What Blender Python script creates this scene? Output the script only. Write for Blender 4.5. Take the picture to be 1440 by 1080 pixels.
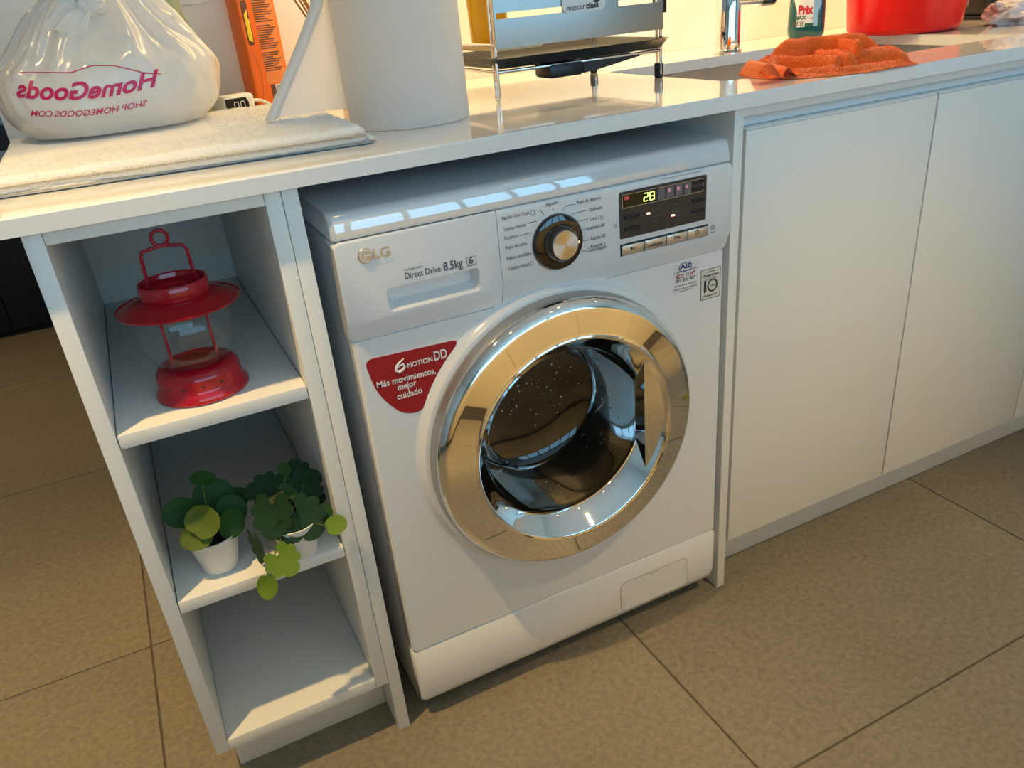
import bpy, bmesh, math, random
from mathutils import Vector, Matrix, noise
from mathutils.bvhtree import BVHTree
random.seed(7)
for o in list(bpy.data.objects): bpy.data.objects.remove(o)
S = bpy.context.scene
COL = S.collection
PI = math.pi

# ------------------------------------------------------------------ camera
CAM = dict(f=1117.62, px=729.76, py=565.5, yaw=0.4231, pit=-0.4763, rol=-0.0952, C=(0.1106, -0.9459, 1.063))
_cy, _sy = math.cos(CAM['yaw']), math.sin(CAM['yaw'])
_cp, _sp = math.cos(CAM['pit']), math.sin(CAM['pit'])
_F = Vector((_sy*_cp, _cy*_cp, _sp)); _r = Vector((_cy, -_sy, 0)); _u = _r.cross(_F)
_c, _s = math.cos(CAM['rol']), math.sin(CAM['rol'])
_R = _c*_r + _s*_u; _U = -_s*_r + _c*_u; _C = Vector(CAM['C'])
cd = bpy.data.cameras.new('camera'); cam = bpy.data.objects.new('camera', cd); COL.objects.link(cam)
m3 = Matrix((_R, _U, -_F)).transposed()
cam.matrix_world = Matrix.Translation(_C) @ m3.to_4x4()
cd.sensor_width = 36; cd.lens = CAM['f']/1440*36
cd.shift_x = -(CAM['px']-720)/1440; cd.shift_y = (CAM['py']-540)/1440
cd.clip_start = 0.02
S.camera = cam

def at(u, v, ax, val):
    """photo pixel -> point on the plane ax = val"""
    d = _F + (u-CAM['px'])/CAM['f']*_R - (v-CAM['py'])/CAM['f']*_U
    i = 'xyz'.index(ax)
    return _C + d*((val-_C[i])/d[i])

# ------------------------------------------------------------------ world, lights, exposure
S.view_settings.view_transform = 'Standard'
S.view_settings.look = 'None'
S.view_settings.gamma = 1.0
S.view_settings.use_curve_mapping = False
S.view_settings.exposure = -0.1
w = bpy.data.worlds.new('sky'); S.world = w; w.use_nodes = True
bg = w.node_tree.nodes['Background']
bg.inputs['Color'].default_value = (0.45, 0.72, 1.0, 1); bg.inputs['Strength'].default_value = 1.2
WIN = (-1.3, 3.5, 0.06, 2.38)          # window opening in the front wall: x0, x1, z0, z1
YF, YB = -3.80, 0.70                   # window wall, wall behind the counter
HC = 2.5                               # ceiling height
WARM = (1.0, 0.67, 0.27)
def light(name, kind, loc, energy, color, rot=(0,0,0), **kw):
    l = bpy.data.lights.new(name, kind); l.energy = energy; l.color = color
    for k, v_ in kw.items(): setattr(l, k, v_)
    o = bpy.data.objects.new(name, l); COL.objects.link(o); o.location = loc; o.rotation_euler = rot
    return o
# daylight entering through the window opening
light('window_daylight', 'AREA', ((WIN[0]+WIN[1])/2, YF-0.13, (WIN[2]+WIN[3])/2), 100, (0.29, 0.69, 1.0), (PI/2, 0, 0),
      shape='RECTANGLE', size=WIN[1]-WIN[0]-.1, size_y=WIN[3]-WIN[2]-.1)
DOWN = [(-0.36, -0.34, 172.0, 66, .7, .028, (-0.36, -0.34, 0)), (1.25, -1.35, 155.0, 36, 1.0, .045, (1.15, -0.22, 0.0)), (-1.0, 1.45, 130.0, 95, 1.0, .045, (-0.9, 1.4, 0)),  # second spot added to warm low doors, third to brighten the far floor
        (0.1, -0.75, 250.0, 52, .8, .045, (0.1, -1.62, 0.3)), (1.35, -0.75, 250.0, 52, .8, .045, (1.35, -1.62, 0.3)), (2.6, -0.75, 250.0, 52, .8, .045, (2.6, -1.62, 0.3))]   # ceiling spots, last three added for warm bounce off the island: x, y, watt, cone, blend, lamp radius, aim
LED = (0.42, 3.2, 0.50, 1.445, 19.0)                       # strip under the wall cabinets: x0, x1, y, z, watt

# ------------------------------------------------------------------ helpers
def mwm(o):
    M = Matrix.Identity(4)
    while o:
        M = (Matrix.Translation(o.location) @ o.rotation_euler.to_matrix().to_4x4()) @ M
        o = o.parent
    return M

def add(name, verts, faces, m, parent=None, smooth=False, world=True, auto=None):
    me = bpy.data.meshes.new(name)
    vs = [Vector(v_) for v_ in verts]
    o = bpy.data.objects.new(name, me)
    if parent:
        if world:
            inv = mwm(parent).inverted(); vs = [inv @ v_ for v_ in vs]
        o.parent = parent
    else:
        lo = [min(v_[i] for v_ in vs) for i in range(3)]; hi = [max(v_[i] for v_ in vs) for i in range(3)]
        org = Vector(((lo[0]+hi[0])/2, (lo[1]+hi[1])/2, lo[2])); vs = [v_-org for v_ in vs]; o.location = org
    me.from_pydata([tuple(v_) for v_ in vs], [], faces)
    b = bmesh.new(); b.from_mesh(me); bmesh.ops.recalc_face_normals(b, faces=b.faces); b.to_mesh(me); b.free()
    if m: me.materials.append(m)
    if smooth:
        for p in me.polygons: p.use_smooth = True
        me.set_sharp_from_angle(angle=math.radians(auto if auto else 40))
    COL.objects.link(o)
    return o

def bm_data(b):
    b.verts.ensure_lookup_table(); b.verts.index_update()
    return [v_.co.copy() for v_ in b.verts], [[q.index for q in f.verts] for f in b.faces]

def box_data(x0, x1, y0, y1, z0, z1, bevel=0.0, seg=2):
    b = bmesh.new(); bmesh.ops.create_cube(b, size=1)
    for v_ in b.verts:
        v_.co = Vector(((x0+x1)/2+v_.co.x*(x1-x0), (y0+y1)/2+v_.co.y*(y1-y0), (z0+z1)/2+v_.co.z*(z1-z0)))
    if bevel: bmesh.ops.bevel(b, geom=b.edges[:], offset=bevel, segments=seg, affect='EDGES', profile=.5)
    d = bm_data(b); b.free(); return d

def box(name, x0, x1, y0, y1, z0, z1, m, parent=None, bevel=.0012, seg=2, world=True, smooth=True):
    v_, f = box_data(x0, x1, y0, y1, z0, z1, bevel, seg)
    return add(name, v_, f, m, parent, smooth=smooth and bevel > 0, world=world, auto=30)

def join(*datas):
    V_, F_ = [], []
    for v_, f in datas:
        n = len(V_); V_ += list(v_); F_ += [[i+n for i in q] for q in f]
    return V_, F_

def lathe_data(prof, c, axis='z', seg=48, a0=0, a1=2*PI):
    """prof: list of (radius, height along axis)"""
    c = Vector(c); V_, F_ = [], []
    full = abs(a1-a0-2*PI) < 1e-6; n = seg if full else seg+1
    for r_, h in prof:
        for k in range(n):
            a = a0+(a1-a0)*k/seg
            if axis == 'z': V_.append(c+Vector((r_*math.cos(a), r_*math.sin(a), h)))
            else: V_.append(c+Vector((r_*math.cos(a), h, r_*math.sin(a))))
    for i in range(len(prof)-1):
        for k in range(seg):
            k2 = (k+1) % n
            F_.append([i*n+k, i*n+k2, (i+1)*n+k2, (i+1)*n+k])
    for i in (0, len(prof)-1):
        if prof[i][0] < 1e-6 : pass
    b = bmesh.new(); vs = [b.verts.new(q) for q in V_]
    for f in F_:
        try: b.faces.new([vs[i] for i in f])
        except ValueError: pass
    bmesh.ops.remove_doubles(b, verts=b.verts, dist=1e-6)
    d = bm_data(b); b.free(); return d

def lathe(name, prof, c, m, parent=None, axis='z', seg=48, world=True, auto=35):
    v_, f = lathe_data(prof, c, axis, seg)
    return add(name, v_, f, m, parent, True, world, auto)

def tube_data(pts, r, seg=8, closed=False, caps=True):
    pts = [Vector(p) for p in pts]; n = len(pts); V_, F_ = [], []
    up = None
    for i, p in enumerate(pts):
        if closed: t = pts[(i+1) % n]-pts[i-1]
        else: t = pts[min(i+1, n-1)]-pts[max(i-1, 0)]
        t.normalize()
        if up is None:
            up = Vector((0, 0, 1)) if abs(t.z) < .9 else Vector((1, 0, 0))
        a = t.cross(up).normalized(); bb = a.cross(t).normalized(); up = bb
        rr = r[i] if isinstance(r, (list, tuple)) else r
        for k in range(seg):
            q = 2*PI*k/seg; V_.append(p+a*(rr*math.cos(q))+bb*(rr*math.sin(q)))
    for i in range(n if closed else n-1):
        for k in range(seg):
            j = (i+1) % n
            F_.append([i*seg+k, i*seg+(k+1) % seg, j*seg+(k+1) % seg, j*seg+k])
    if caps and not closed:
        F_.append(list(range(seg))[::-1]); F_.append([(n-1)*seg+k for k in range(seg)])
    return V_, F_

def tube(name, pts, r, m, parent=None, seg=8, closed=False, world=True):
    v_, f = tube_data(pts, r, seg, closed)
    return add(name, v_, f, m, parent, True, world, 50)

def round_poly(pts, rad, seg=6):
    """round the corners of a 2D polygon"""
    out = []; n = len(pts)
    for i in range(n):
        p = Vector(pts[i]); a = Vector(pts[i-1])-p; c = Vector(pts[(i+1) % n])-p
        rr = rad[i] if isinstance(rad, (list, tuple)) else rad
        d = min(rr, a.length*.49, c.length*.49)
        p0 = p+a.normalized()*d; p1 = p+c.normalized()*d
        for k in range(seg+1):
            t = k/seg; out.append(((1-t)**2*p0+2*t*(1-t)*p+t*t*p1)[:2])
    return out

def rrect(x0, x1, y0, y1, r, seg=6):
    out = []
    for cx, cy, a0 in ((x1-r, y1-r, 0), (x0+r, y1-r, 90), (x0+r, y0+r, 180), (x1-r, y0+r, 270)):
        for k in range(seg+1):
            a = math.radians(a0+90*k/seg); out.append((cx+r*math.cos(a), cy+r*math.sin(a)))
    return out

def prism_data(poly, h0, h1, axis='z'):
    """extrude 2D polygon; axis z: (x,y) with z h0..h1; axis y: (x,z) with y h0..h1; axis x: (y,z)"""
    n = len(poly); V_ = []
    for h in (h0, h1):
        for a, b_ in poly:
            V_.append(Vector((a, b_, h)) if axis == 'z' else Vector((a, h, b_)) if axis == 'y' else Vector((h, a, b_)))
    F_ = [list(range(n))[::-1], [n+i for i in range(n)]]
    for i in range(n):
        j = (i+1) % n; F_.append([i, j, n+j, n+i])
    return V_, F_

def prism(name, poly, h0, h1, m, parent=None, axis='z', smooth=True, world=True):
    v_, f = prism_data(poly, h0, h1, axis); return add(name, v_, f, m, parent, smooth, world, 30)

def loft(name, rings, m, parent=None, closed_u=True, cap=(True, True), smooth=True, world=True, auto=45):
    n = len(rings[0]); V_ = [p for r_ in rings for p in r_]; F_ = []
    for i in range(len(rings)-1):
        for k in range(n if closed_u else n-1):
            j = (k+1) % n; F_.append([i*n+k, i*n+j, (i+1)*n+j, (i+1)*n+k])
    if cap[0]: F_.append(list(range(n))[::-1])
    if cap[1]: F_.append([(len(rings)-1)*n+k for k in range(n)])
    return add(name, V_, F_, m, parent, smooth, world, auto)

def text_data(s, res=4, align='LEFT', bold=0.0, extrude=0.0):
    c = bpy.data.curves.new('lettering', 'FONT'); c.body = s; c.size = 1; c.resolution_u = res
    c.align_x = align; c.offset = bold; c.extrude = extrude
    o = bpy.data.objects.new('lettering', c); COL.objects.link(o)
    dg = bpy.context.evaluated_depsgraph_get(); me = bpy.data.meshes.new_from_object(o.evaluated_get(dg))
    V_ = [v_.co.copy() for v_ in me.vertices]; F_ = [list(p.vertices) for p in me.polygons]
    bpy.data.objects.remove(o); bpy.data.curves.remove(c); bpy.data.meshes.remove(me)
    return V_, F_

def text_on_y(name, s, pl, pr, y, m, parent, hpx=None, bold=0.01, lift=.0004):
    """print s on the plane y, its baseline running from photo pixel pl to pixel pr"""
    A, B = at(pl[0], pl[1], 'y', y), at(pr[0], pr[1], 'y', y)
    V_, F_ = text_data(s, bold=bold)
    x0 = min(v_.x for v_ in V_); x1 = max(v_.x for v_ in V_); sc = (B.x-A.x)/(x1-x0)
    sz = sc if hpx is None else (at(pl[0], pl[1]-hpx, 'y', y).z-A.z)/.70
    W_ = [Vector((A.x+(v_.x-x0)*sc, y-lift, A.z+(B.z-A.z)*(v_.x-x0)/(x1-x0)+v_.y*sz)) for v_ in V_]
    return add(name, W_, F_, m, parent)

def thing(name, label, cat, loc, rotz=0.0, group=None):
    o = bpy.data.objects.new(name, None); COL.objects.link(o); o.location = loc; o.rotation_euler = (0, 0, rotz)
    o.empty_display_size = .05
    return tag(o, label, cat, group)
def tag(o, label=None, cat=None, group=None, kind=None):
    if label: o['label'] = label
    if cat: o['category'] = cat
    if group: o['group'] = group
    if kind: o['kind'] = kind
    return o
def struct(o): o['kind'] = 'structure'; return o

# ------------------------------------------------------------------ materials
def mat(name, col, rough=.5, metal=0., var=.06, scale=8., bump=0., bscale=60., spec=.5, coat=0., trans=0., ior=1.45, emit=0., sub=0., coat_rough=.05, sheen=0., alpha=1.):
    m = bpy.data.materials.new(name); m.use_nodes = True; nt = m.node_tree; N = nt.nodes; L = nt.links
    p = N['Principled BSDF']
    tc = N.new('ShaderNodeTexCoord')
    nz = N.new('ShaderNodeTexNoise'); nz.inputs['Scale'].default_value = scale; nz.inputs['Detail'].default_value = 4
    L.new(tc.outputs['Object'], nz.inputs['Vector'])
    mx = N.new('ShaderNodeMix'); mx.data_type = 'RGBA'
    c = Vector(col)
    mx.inputs[6].default_value = (*[max(0, q*(1-var)) for q in c], 1)
    mx.inputs[7].default_value = (*[min(1, q*(1+var)) for q in c], 1)
    L.new(nz.outputs['Fac'], mx.inputs[0]); L.new(mx.outputs[2], p.inputs['Base Color'])
    p.inputs['Roughness'].default_value = rough; p.inputs['Metallic'].default_value = metal
    p.inputs['Specular IOR Level'].default_value = spec; p.inputs['Coat Weight'].default_value = coat
    p.inputs['Coat Roughness'].default_value = coat_rough
    p.inputs['Transmission Weight'].default_value = trans; p.inputs['IOR'].default_value = ior
    p.inputs['Sheen Weight'].default_value = sheen; p.inputs['Alpha'].default_value = alpha
    if sub:
        p.inputs['Subsurface Weight'].default_value = sub; p.inputs['Subsurface Radius'].default_value = (.01, .01, .01)
    if emit:
        L.new(mx.outputs[2], p.inputs['Emission Color']); p.inputs['Emission Strength'].default_value = emit
    if bump:
        n2 = N.new('ShaderNodeTexNoise'); n2.inputs['Scale'].default_value = bscale; n2.inputs['Detail'].default_value = 5
        L.new(tc.outputs['Object'], n2.inputs['Vector'])
        bp = N.new('ShaderNodeBump'); bp.inputs['Strength'].default_value = bump; bp.inputs['Distance'].default_value = .002
        L.new(n2.outputs['Fac'], bp.inputs['Height']); L.new(bp.outputs['Normal'], p.inputs['Normal'])
    return m

def mat_tile():
    m = mat('stone_tile', (.258, .222, .163), .42, var=.20, scale=3.5, bump=.12, bscale=140)
    nt = m.node_tree; N = nt.nodes; L = nt.links; p = N['Principled BSDF']
    mx = [n for n in N if n.type == 'MIX'][0]; tc = [n for n in N if n.type == 'TEX_COORD'][0]
    L.remove(p.inputs['Base Color'].links[0])
    n3 = N.new('ShaderNodeTexNoise'); n3.inputs['Scale'].default_value = 90; n3.inputs['Detail'].default_value = 8; n3.inputs['Roughness'].default_value = .7
    g = N.new('ShaderNodeNewGeometry'); L.new(g.outputs['Position'], n3.inputs['Vector'])
    r = N.new('ShaderNodeValToRGB'); r.color_ramp.elements[0].position = .3; r.color_ramp.elements[1].position = .75
    r.color_ramp.elements[0].color = (.66, .66, .64, 1); r.color_ramp.elements[1].color = (1.28, 1.26, 1.22, 1)
    L.new(n3.outputs['Fac'], r.inputs['Fac'])
    mu = N.new('ShaderNodeMix'); mu.data_type = 'RGBA'; mu.blend_type = 'MULTIPLY'; mu.inputs[0].default_value = 1
    L.new(mx.outputs[2], mu.inputs[6]); L.new(r.outputs['Color'], mu.inputs[7]); L.new(mu.outputs[2], p.inputs['Base Color'])
    return m

def mat_bag():
    m = bpy.data.materials.new('thin_white_plastic'); m.use_nodes = True; nt = m.node_tree; N = nt.nodes; L = nt.links
    p = N['Principled BSDF']; out = N['Material Output']
    p.inputs['Base Color'].default_value = (.92, .92, .92, 1); p.inputs['Roughness'].default_value = .20; p.inputs['Coat Weight'].default_value = .8; p.inputs['Coat Roughness'].default_value = .12
    tc = N.new('ShaderNodeTexCoord'); nz = N.new('ShaderNodeTexNoise'); nz.inputs['Scale'].default_value = 9; nz.inputs['Detail'].default_value = 2; nz.inputs['Roughness'].default_value = .4
    nz.inputs['Distortion'].default_value = 1.6
    L.new(tc.outputs['Object'], nz.inputs['Vector']); bp = N.new('ShaderNodeBump'); bp.inputs['Strength'].default_value = .6; bp.inputs['Distance'].default_value = .014
    L.new(nz.outputs['Fac'], bp.inputs['Height']); L.new(bp.outputs['Normal'], p.inputs['Normal'])
    tl = N.new('ShaderNodeBsdfTranslucent'); tl.inputs['Color'].default_value = (.92, .90, .86, 1); L.new(bp.outputs['Normal'], tl.inputs['Normal'])
    tr = N.new('ShaderNodeBsdfTransparent'); m1 = N.new('ShaderNodeMixShader'); m2 = N.new('ShaderNodeMixShader')
    m1.inputs[0].default_value = .46; L.new(p.outputs[0], m1.inputs[1]); L.new(tl.outputs[0], m1.inputs[2])
    m2.inputs[0].default_value = .09; L.new(m1.outputs[0], m2.inputs[1]); L.new(tr.outputs[0], m2.inputs[2])
    L.new(m2.outputs[0], out.inputs['Surface'])
    return m

def mat_paper():
    m = mat('kitchen_paper', (.84, .84, .84), .9, var=.02, scale=30, bump=.6, bscale=260)
    nt = m.node_tree; N = nt.nodes; L = nt.links; p = N['Principled BSDF']; out = N['Material Output']
    tl = N.new('ShaderNodeBsdfTranslucent'); tl.inputs['Color'].default_value = (.9, .88, .84, 1)
    mx = N.new('ShaderNodeMixShader'); mx.inputs[0].default_value = .45
    L.new(p.outputs[0], mx.inputs[1]); L.new(tl.outputs[0], mx.inputs[2]); L.new(mx.outputs[0], out.inputs['Surface'])
    return m

def mat_emit(name, col, s):
    m = bpy.data.materials.new(name); m.use_nodes = True; nt = m.node_tree
    for n in list(nt.nodes):
        if n.type == 'BSDF_PRINCIPLED': nt.nodes.remove(n)
    e = nt.nodes.new('ShaderNodeEmission'); e.inputs['Color'].default_value = (*col, 1); e.inputs['Strength'].default_value = s
    nt.links.new(e.outputs[0], nt.nodes['Material Output'].inputs['Surface']); return m

def mat_clear_glass(name, tint=(1, 1, 1), rough=0.0):
    """thin glass: mostly clear with mirror reflections by angle"""
    m = bpy.data.materials.new(name); m.use_nodes = True; nt = m.node_tree; N = nt.nodes; L = nt.links
    N.remove(N['Principled BSDF']); out = N['Material Output']
    tr = N.new('ShaderNodeBsdfTransparent'); tr.inputs['Color'].default_value = (*tint, 1)
    gl = N.new('ShaderNodeBsdfGlossy'); gl.inputs['Roughness'].default_value = rough
    lw = N.new('ShaderNodeLayerWeight'); lw.inputs['Blend'].default_value = .5
    pw = N.new('ShaderNodeMath'); pw.operation = 'POWER'; pw.inputs[1].default_value = 3.5; L.new(lw.outputs['Facing'], pw.inputs[0])
    fr = N.new('ShaderNodeMath'); fr.operation = 'MULTIPLY_ADD'; fr.inputs[1].default_value = .55; fr.inputs[2].default_value = .045; L.new(pw.outputs[0], fr.inputs[0])
    tc = N.new('ShaderNodeTexCoord'); nz = N.new('ShaderNodeTexNoise'); nz.inputs['Scale'].default_value = 6
    bp = N.new('ShaderNodeBump'); bp.inputs['Strength'].default_value = .04; L.new(tc.outputs['Object'], nz.inputs['Vector']); L.new(nz.outputs['Fac'], bp.inputs['Height'])
    L.new(bp.outputs['Normal'], gl.inputs['Normal'])
    mx = N.new('ShaderNodeMixShader'); L.new(fr.outputs[0], mx.inputs[0]); L.new(tr.outputs[0], mx.inputs[1]); L.new(gl.outputs[0], mx.inputs[2])
    L.new(mx.outputs[0], out.inputs['Surface']); return m

M = dict(
 tile=mat_tile(), grout=mat('grout', (.115, .095, .07), .9),
 wall=mat('painted_plaster', (.80, .77, .72), .7, var=.02, scale=3, bump=.05, bscale=200),
 ceil=mat('ceiling_paint', (.82, .81, .79), .8, var=.02),
 cab=mat('white_laminate', (.81, .80, .755), .38, var=.02, scale=3, bump=.04, bscale=500),
 gola=mat('white_profile', (.80, .82, .82), .30, var=.01),
 edge=mat('white_edge_band', (.76, .765, .74), .38, var=.02),
 dark=mat('dark_gap', (.02, .02, .02), .8),
 counter=mat('white_quartz', (.83, .825, .81), .07, var=.02, scale=120, coat=.5, coat_rough=.03),
 wash=mat('white_enamel', (.78, .79, .80), .16, var=.01, coat=.6, coat_rough=.04),
 washtop=mat('white_lid', (.70, .71, .73), .08, var=.01, coat=1., coat_rough=.02),
 washside=mat('painted_sheet_steel', (.62, .63, .64), .35, var=.02),
 chrome=mat('chrome', (.86, .85, .83), .035, 1., var=.01),
 steel=mat('brushed_steel', (.60, .60, .59), .26, 1., var=.05, scale=30), panelsteel=mat('polished_steel_panel', (.31, .305, .285), .20, 1., var=.06, scale=14, bump=.05, bscale=9),
 satin=mat('satin_silver', (.66, .65, .62), .28, .8, var=.02),
 black=mat('black_plastic', (.010, .010, .011), .34, var=.1),
 blackm=mat('black_matte', (.018, .018, .018), .5, var=.1),
 glossblack=mat('gloss_black', (.006, .006, .007), .05, var=.1, coat=1),
 panel=mat('display_panel', (.045, .04, .038), .3, var=.05),
 panel2=mat('display_window', (.012, .014, .008), .15, var=.1),
 greybox=mat('grey_indicator', (.16, .15, .16), .35),
 print=mat('grey_print', (.10, .10, .11), .5), printk=mat('black_print', (.02, .018, .025), .5),
 printn=mat('navy_print', (.02, .03, .16), .5), printr=mat('red_print', (.35, .03, .05), .5),
 led_g=mat_emit('green_led', (.62, 1., .18), 3.0), led_o=mat_emit('orange_led', (1., .40, .22), 5.0),
 led_p=mat('pink_symbol', (.65, .25, .33), .4, emit=.35), led_r=mat('red_symbol', (.55, .06, .06), .4, emit=.3),
 redst=mat('red_sticker', (.36, .012, .02), .3, var=.08, scale=6), white=mat('white_print', (.85, .83, .80), .4),
 stick=mat('clear_sticker', (.70, .68, .60), .35, var=.03),
 rubber=mat('grey_rubber', (.05, .052, .055), .32, var=.1), drum=mat('drum_steel', (.10, .10, .10), .30, .9, var=.1),
 bowl=mat('dark_door_glass', (.025, .023, .016), .03, var=.2, trans=.55, ior=1.45, coat=.6),
 drop=mat('water_drop', (.55, .55, .52), .03, spec=1., coat=1.),
 red=mat('red_enamel', (.42, .006, .018), .16, var=.05, coat=.4), redw=mat('red_wire', (.38, .008, .025), .2),
 clear=mat_clear_glass('clear_lantern_glass'),
 pot=mat('white_plastic_pot', (.80, .79, .74), .35, var=.03), soil=mat('dark_soil', (.02, .016, .012), .95, bump=.8, bscale=150),
 leafa=mat('leaf_dark_green', (.022, .075, .016), .55, spec=.25, var=.3, scale=30), leafb=mat('leaf_olive', (.10, .135, .016), .55, spec=.25, var=.25, scale=30),
 leafc=mat('leaf_deep_green', (.014, .042, .014), .55, spec=.25, var=.3, scale=40), leafd=mat('leaf_light_green', (.15, .24, .02), .55, spec=.25, var=.25, scale=40),
 stem=mat('green_stem', (.09, .14, .03), .5),
 bag=mat_bag(), magenta=mat('crimson_bag_print', (.50, .015, .10), .4), bagin=mat('bag_filling', (.78, .78, .76), .8, bump=.3, bscale=20),
 towel=mat('white_terry', (.84, .83, .81), .95, var=.04, scale=90, bump=1., bscale=420, sheen=.4),
 rag=mat('orange_microfibre', (.90, .165, .008), .95, var=.14, scale=70, bump=1., bscale=330, sheen=.3),
 paper=mat_paper(),
 orange=mat('orange_print', (.86, .155, .010), .35, var=.05), orange2=mat('orange_panel', (.80, .25, .07), .4, var=.05),
 yellow=mat('yellow_print', (.85, .62, .03), .4), ink=mat('brown_ink', (.13, .05, .03), .6),
 reed=mat('brown_reed', (.30, .14, .035), .6, var=.2, scale=50), amber=mat('amber_glass', (.30, .11, .02), .08, trans=.6),
 greenglass=mat('green_glass', (.80, .86, .66), .05, trans=.9, ior=1.15),
 note=mat('white_card', (.86, .86, .86), .6), cable=mat('white_cable', (.80, .79, .75), .4), brown=mat('brown_leather', (.14, .045, .02), .5, var=.3, scale=30),
 yglass=mat('yellow_plastic', (.80, .47, .01), .12, var=.1, trans=.25), wood=mat('pale_wood', (.70, .58, .33), .5, var=.15, scale=14),
 teal=mat('teal_liquid', (.004, .085, .09), .06, var=.1, coat=.5), label=mat('bottle_label', (.82, .82, .78), .35),
 pred=mat('bright_red_print', (.62, .02, .03), .4), pgreen=mat('dark_green_print', (.02, .12, .08), .4), pblue=mat('pale_blue_print', (.30, .52, .66), .4),
 tub=mat('red_plastic', (.86, .008, .006), .26, var=.04, sub=.1), tissue=mat('pale_pink_tissue', (.78, .66, .62), .85, var=.06, bump=.3, bscale=50),
 taupe=mat('taupe_fabric', (.23, .19, .16), .85, bump=.5),
 navydark=mat('dark_navy_front', (.006, .012, .026), .3, var=.1), navy=mat('navy_lacquer', (.012, .035, .085), .14, var=.1, coat=.4), navytop=mat('black_top', (.010, .012, .016), .12, coat=.5), paleblue=mat('pale_blue_strip', (.30, .44, .58), .25),
 cream=mat('cream_lacquer', (.80, .68, .42), .22, var=.03, coat=.2), creamtop=mat('light_worktop', (.70, .66, .58), .25),
 frame=mat('white_window_frame', (.82, .83, .84), .35), pane=mat_clear_glass('window_pane'),
 curtain=mat('white_curtain', (.80, .82, .85), .9), lamp=mat_emit('lamp_glow', WARM, 25.0), ledstrip=mat_emit('led_strip_glow', WARM, 12.0),
)

# ------------------------------------------------------------------ room
X0, X1, Y1 = -2.7, 4.4, 3.3
TX, TY, TDX, TDY, GAP = -0.0904, -0.3743, 0.8046, 0.8163, 0.0035
floor = struct(box('floor', X0, X1, YF, Y1, -.10, -.0025, M['grout'], bevel=0))
tx = [TX+TDX*k for k in range(-4, 7)]; ty = [TY+TDY*k for k in range(-5, 6)]
tv, tf = box_data(-TDX/2+GAP/2, TDX/2-GAP/2, -TDY/2+GAP/2, TDY/2-GAP/2, -.006, 0, .0008, 1)
tmesh = None
for i in range(len(tx)-1):
    for j in range(len(ty)-1):
        a0, a1 = max(tx[i], X0), min(tx[i+1], X1); b0, b1 = max(ty[j], YF), min(ty[j+1], Y1)
        if a1-a0 < .02 or b1-b0 < .02: continue
        full = abs(a1-a0-TDX) < 1e-4 and abs(b1-b0-TDY) < 1e-4
        if full and tmesh:
            t = bpy.data.objects.new('tile', tmesh); t.parent = floor; COL.objects.link(t)
        elif full:
            t = add('tile', tv, tf, M['tile'], floor, world=False); tmesh = t.data
        else:
            cx, cy = (a0+a1)/2, (b0+b1)/2; g = GAP/2
            v_, f = box_data(a0+g-cx, a1-g-cx, b0+g-cy, b1-g-cy, -.006, 0, .0008, 1)
            t = add('tile', v_, f, M['tile'], floor, world=False)
        t.location = Vector(((a0+a1)/2, (b0+b1)/2, 0))-floor.location
WX0 = -0.045
struct(box('ceiling', X0, X1, YF, Y1, HC, HC+.1, M['ceil'], bevel=0))
struct(box('wall_back', WX0, X1, YB, YB+.12, 0, HC, M['wall'], bevel=0))
struct(box('wall_far', X0, X1, Y1, Y1+.1, 0, HC, M['wall'], bevel=0))
struct(box('wall_left', X0-.1, X0, YF, Y1, 0, HC, M['wall'], bevel=0))
struct(box('wall_right', X1, X1+.1, YF, Y1, 0, HC, M['wall'], bevel=0))
wx0, wx1, wz0, wz1 = WIN
v_, f = join(box_data(X0, wx0, YF-.15, YF, 0, HC), box_data(wx1, X1, YF-.15, YF, 0, HC),
             box_data(wx0, wx1, YF-.15, YF, 0, wz0), box_data(wx0, wx1, YF-.15, YF, wz1, HC))
struct(add('wall_front', v_, f, M['wall']))
win = thing('window_1', 'wide white framed window wall beyond the island', 'window', ((wx0+wx1)/2, YF-.08, wz0)); struct(win)
fw = .05
for a, b_ in ((wx0, wx0+fw), (wx1-fw, wx1)): box('frame', a, b_, YF-.11, YF-.05, wz0, wz1, M['frame'], win)
for a, b_ in ((wz0, wz0+fw), (wz1-fw, wz1)): box('frame', wx0+fw, wx1-fw, YF-.11, YF-.05, a, b_, M['frame'], win)
for k in range(1, 6):
    xm = wx0+(wx1-wx0)*k/6; box('mullion', xm-.045, xm+.045, YF-.11, YF-.05, wz0+fw, wz1-fw, M['frame'], win)
for k in range(6):
    a = wx0+(wx1-wx0)*k/6+.03; b_ = wx0+(wx1-wx0)*(k+1)/6-.03
    box('pane', a, b_, YF-.083, YF-.079, wz0+fw, wz1-fw, M['pane'], win, bevel=0)

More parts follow.
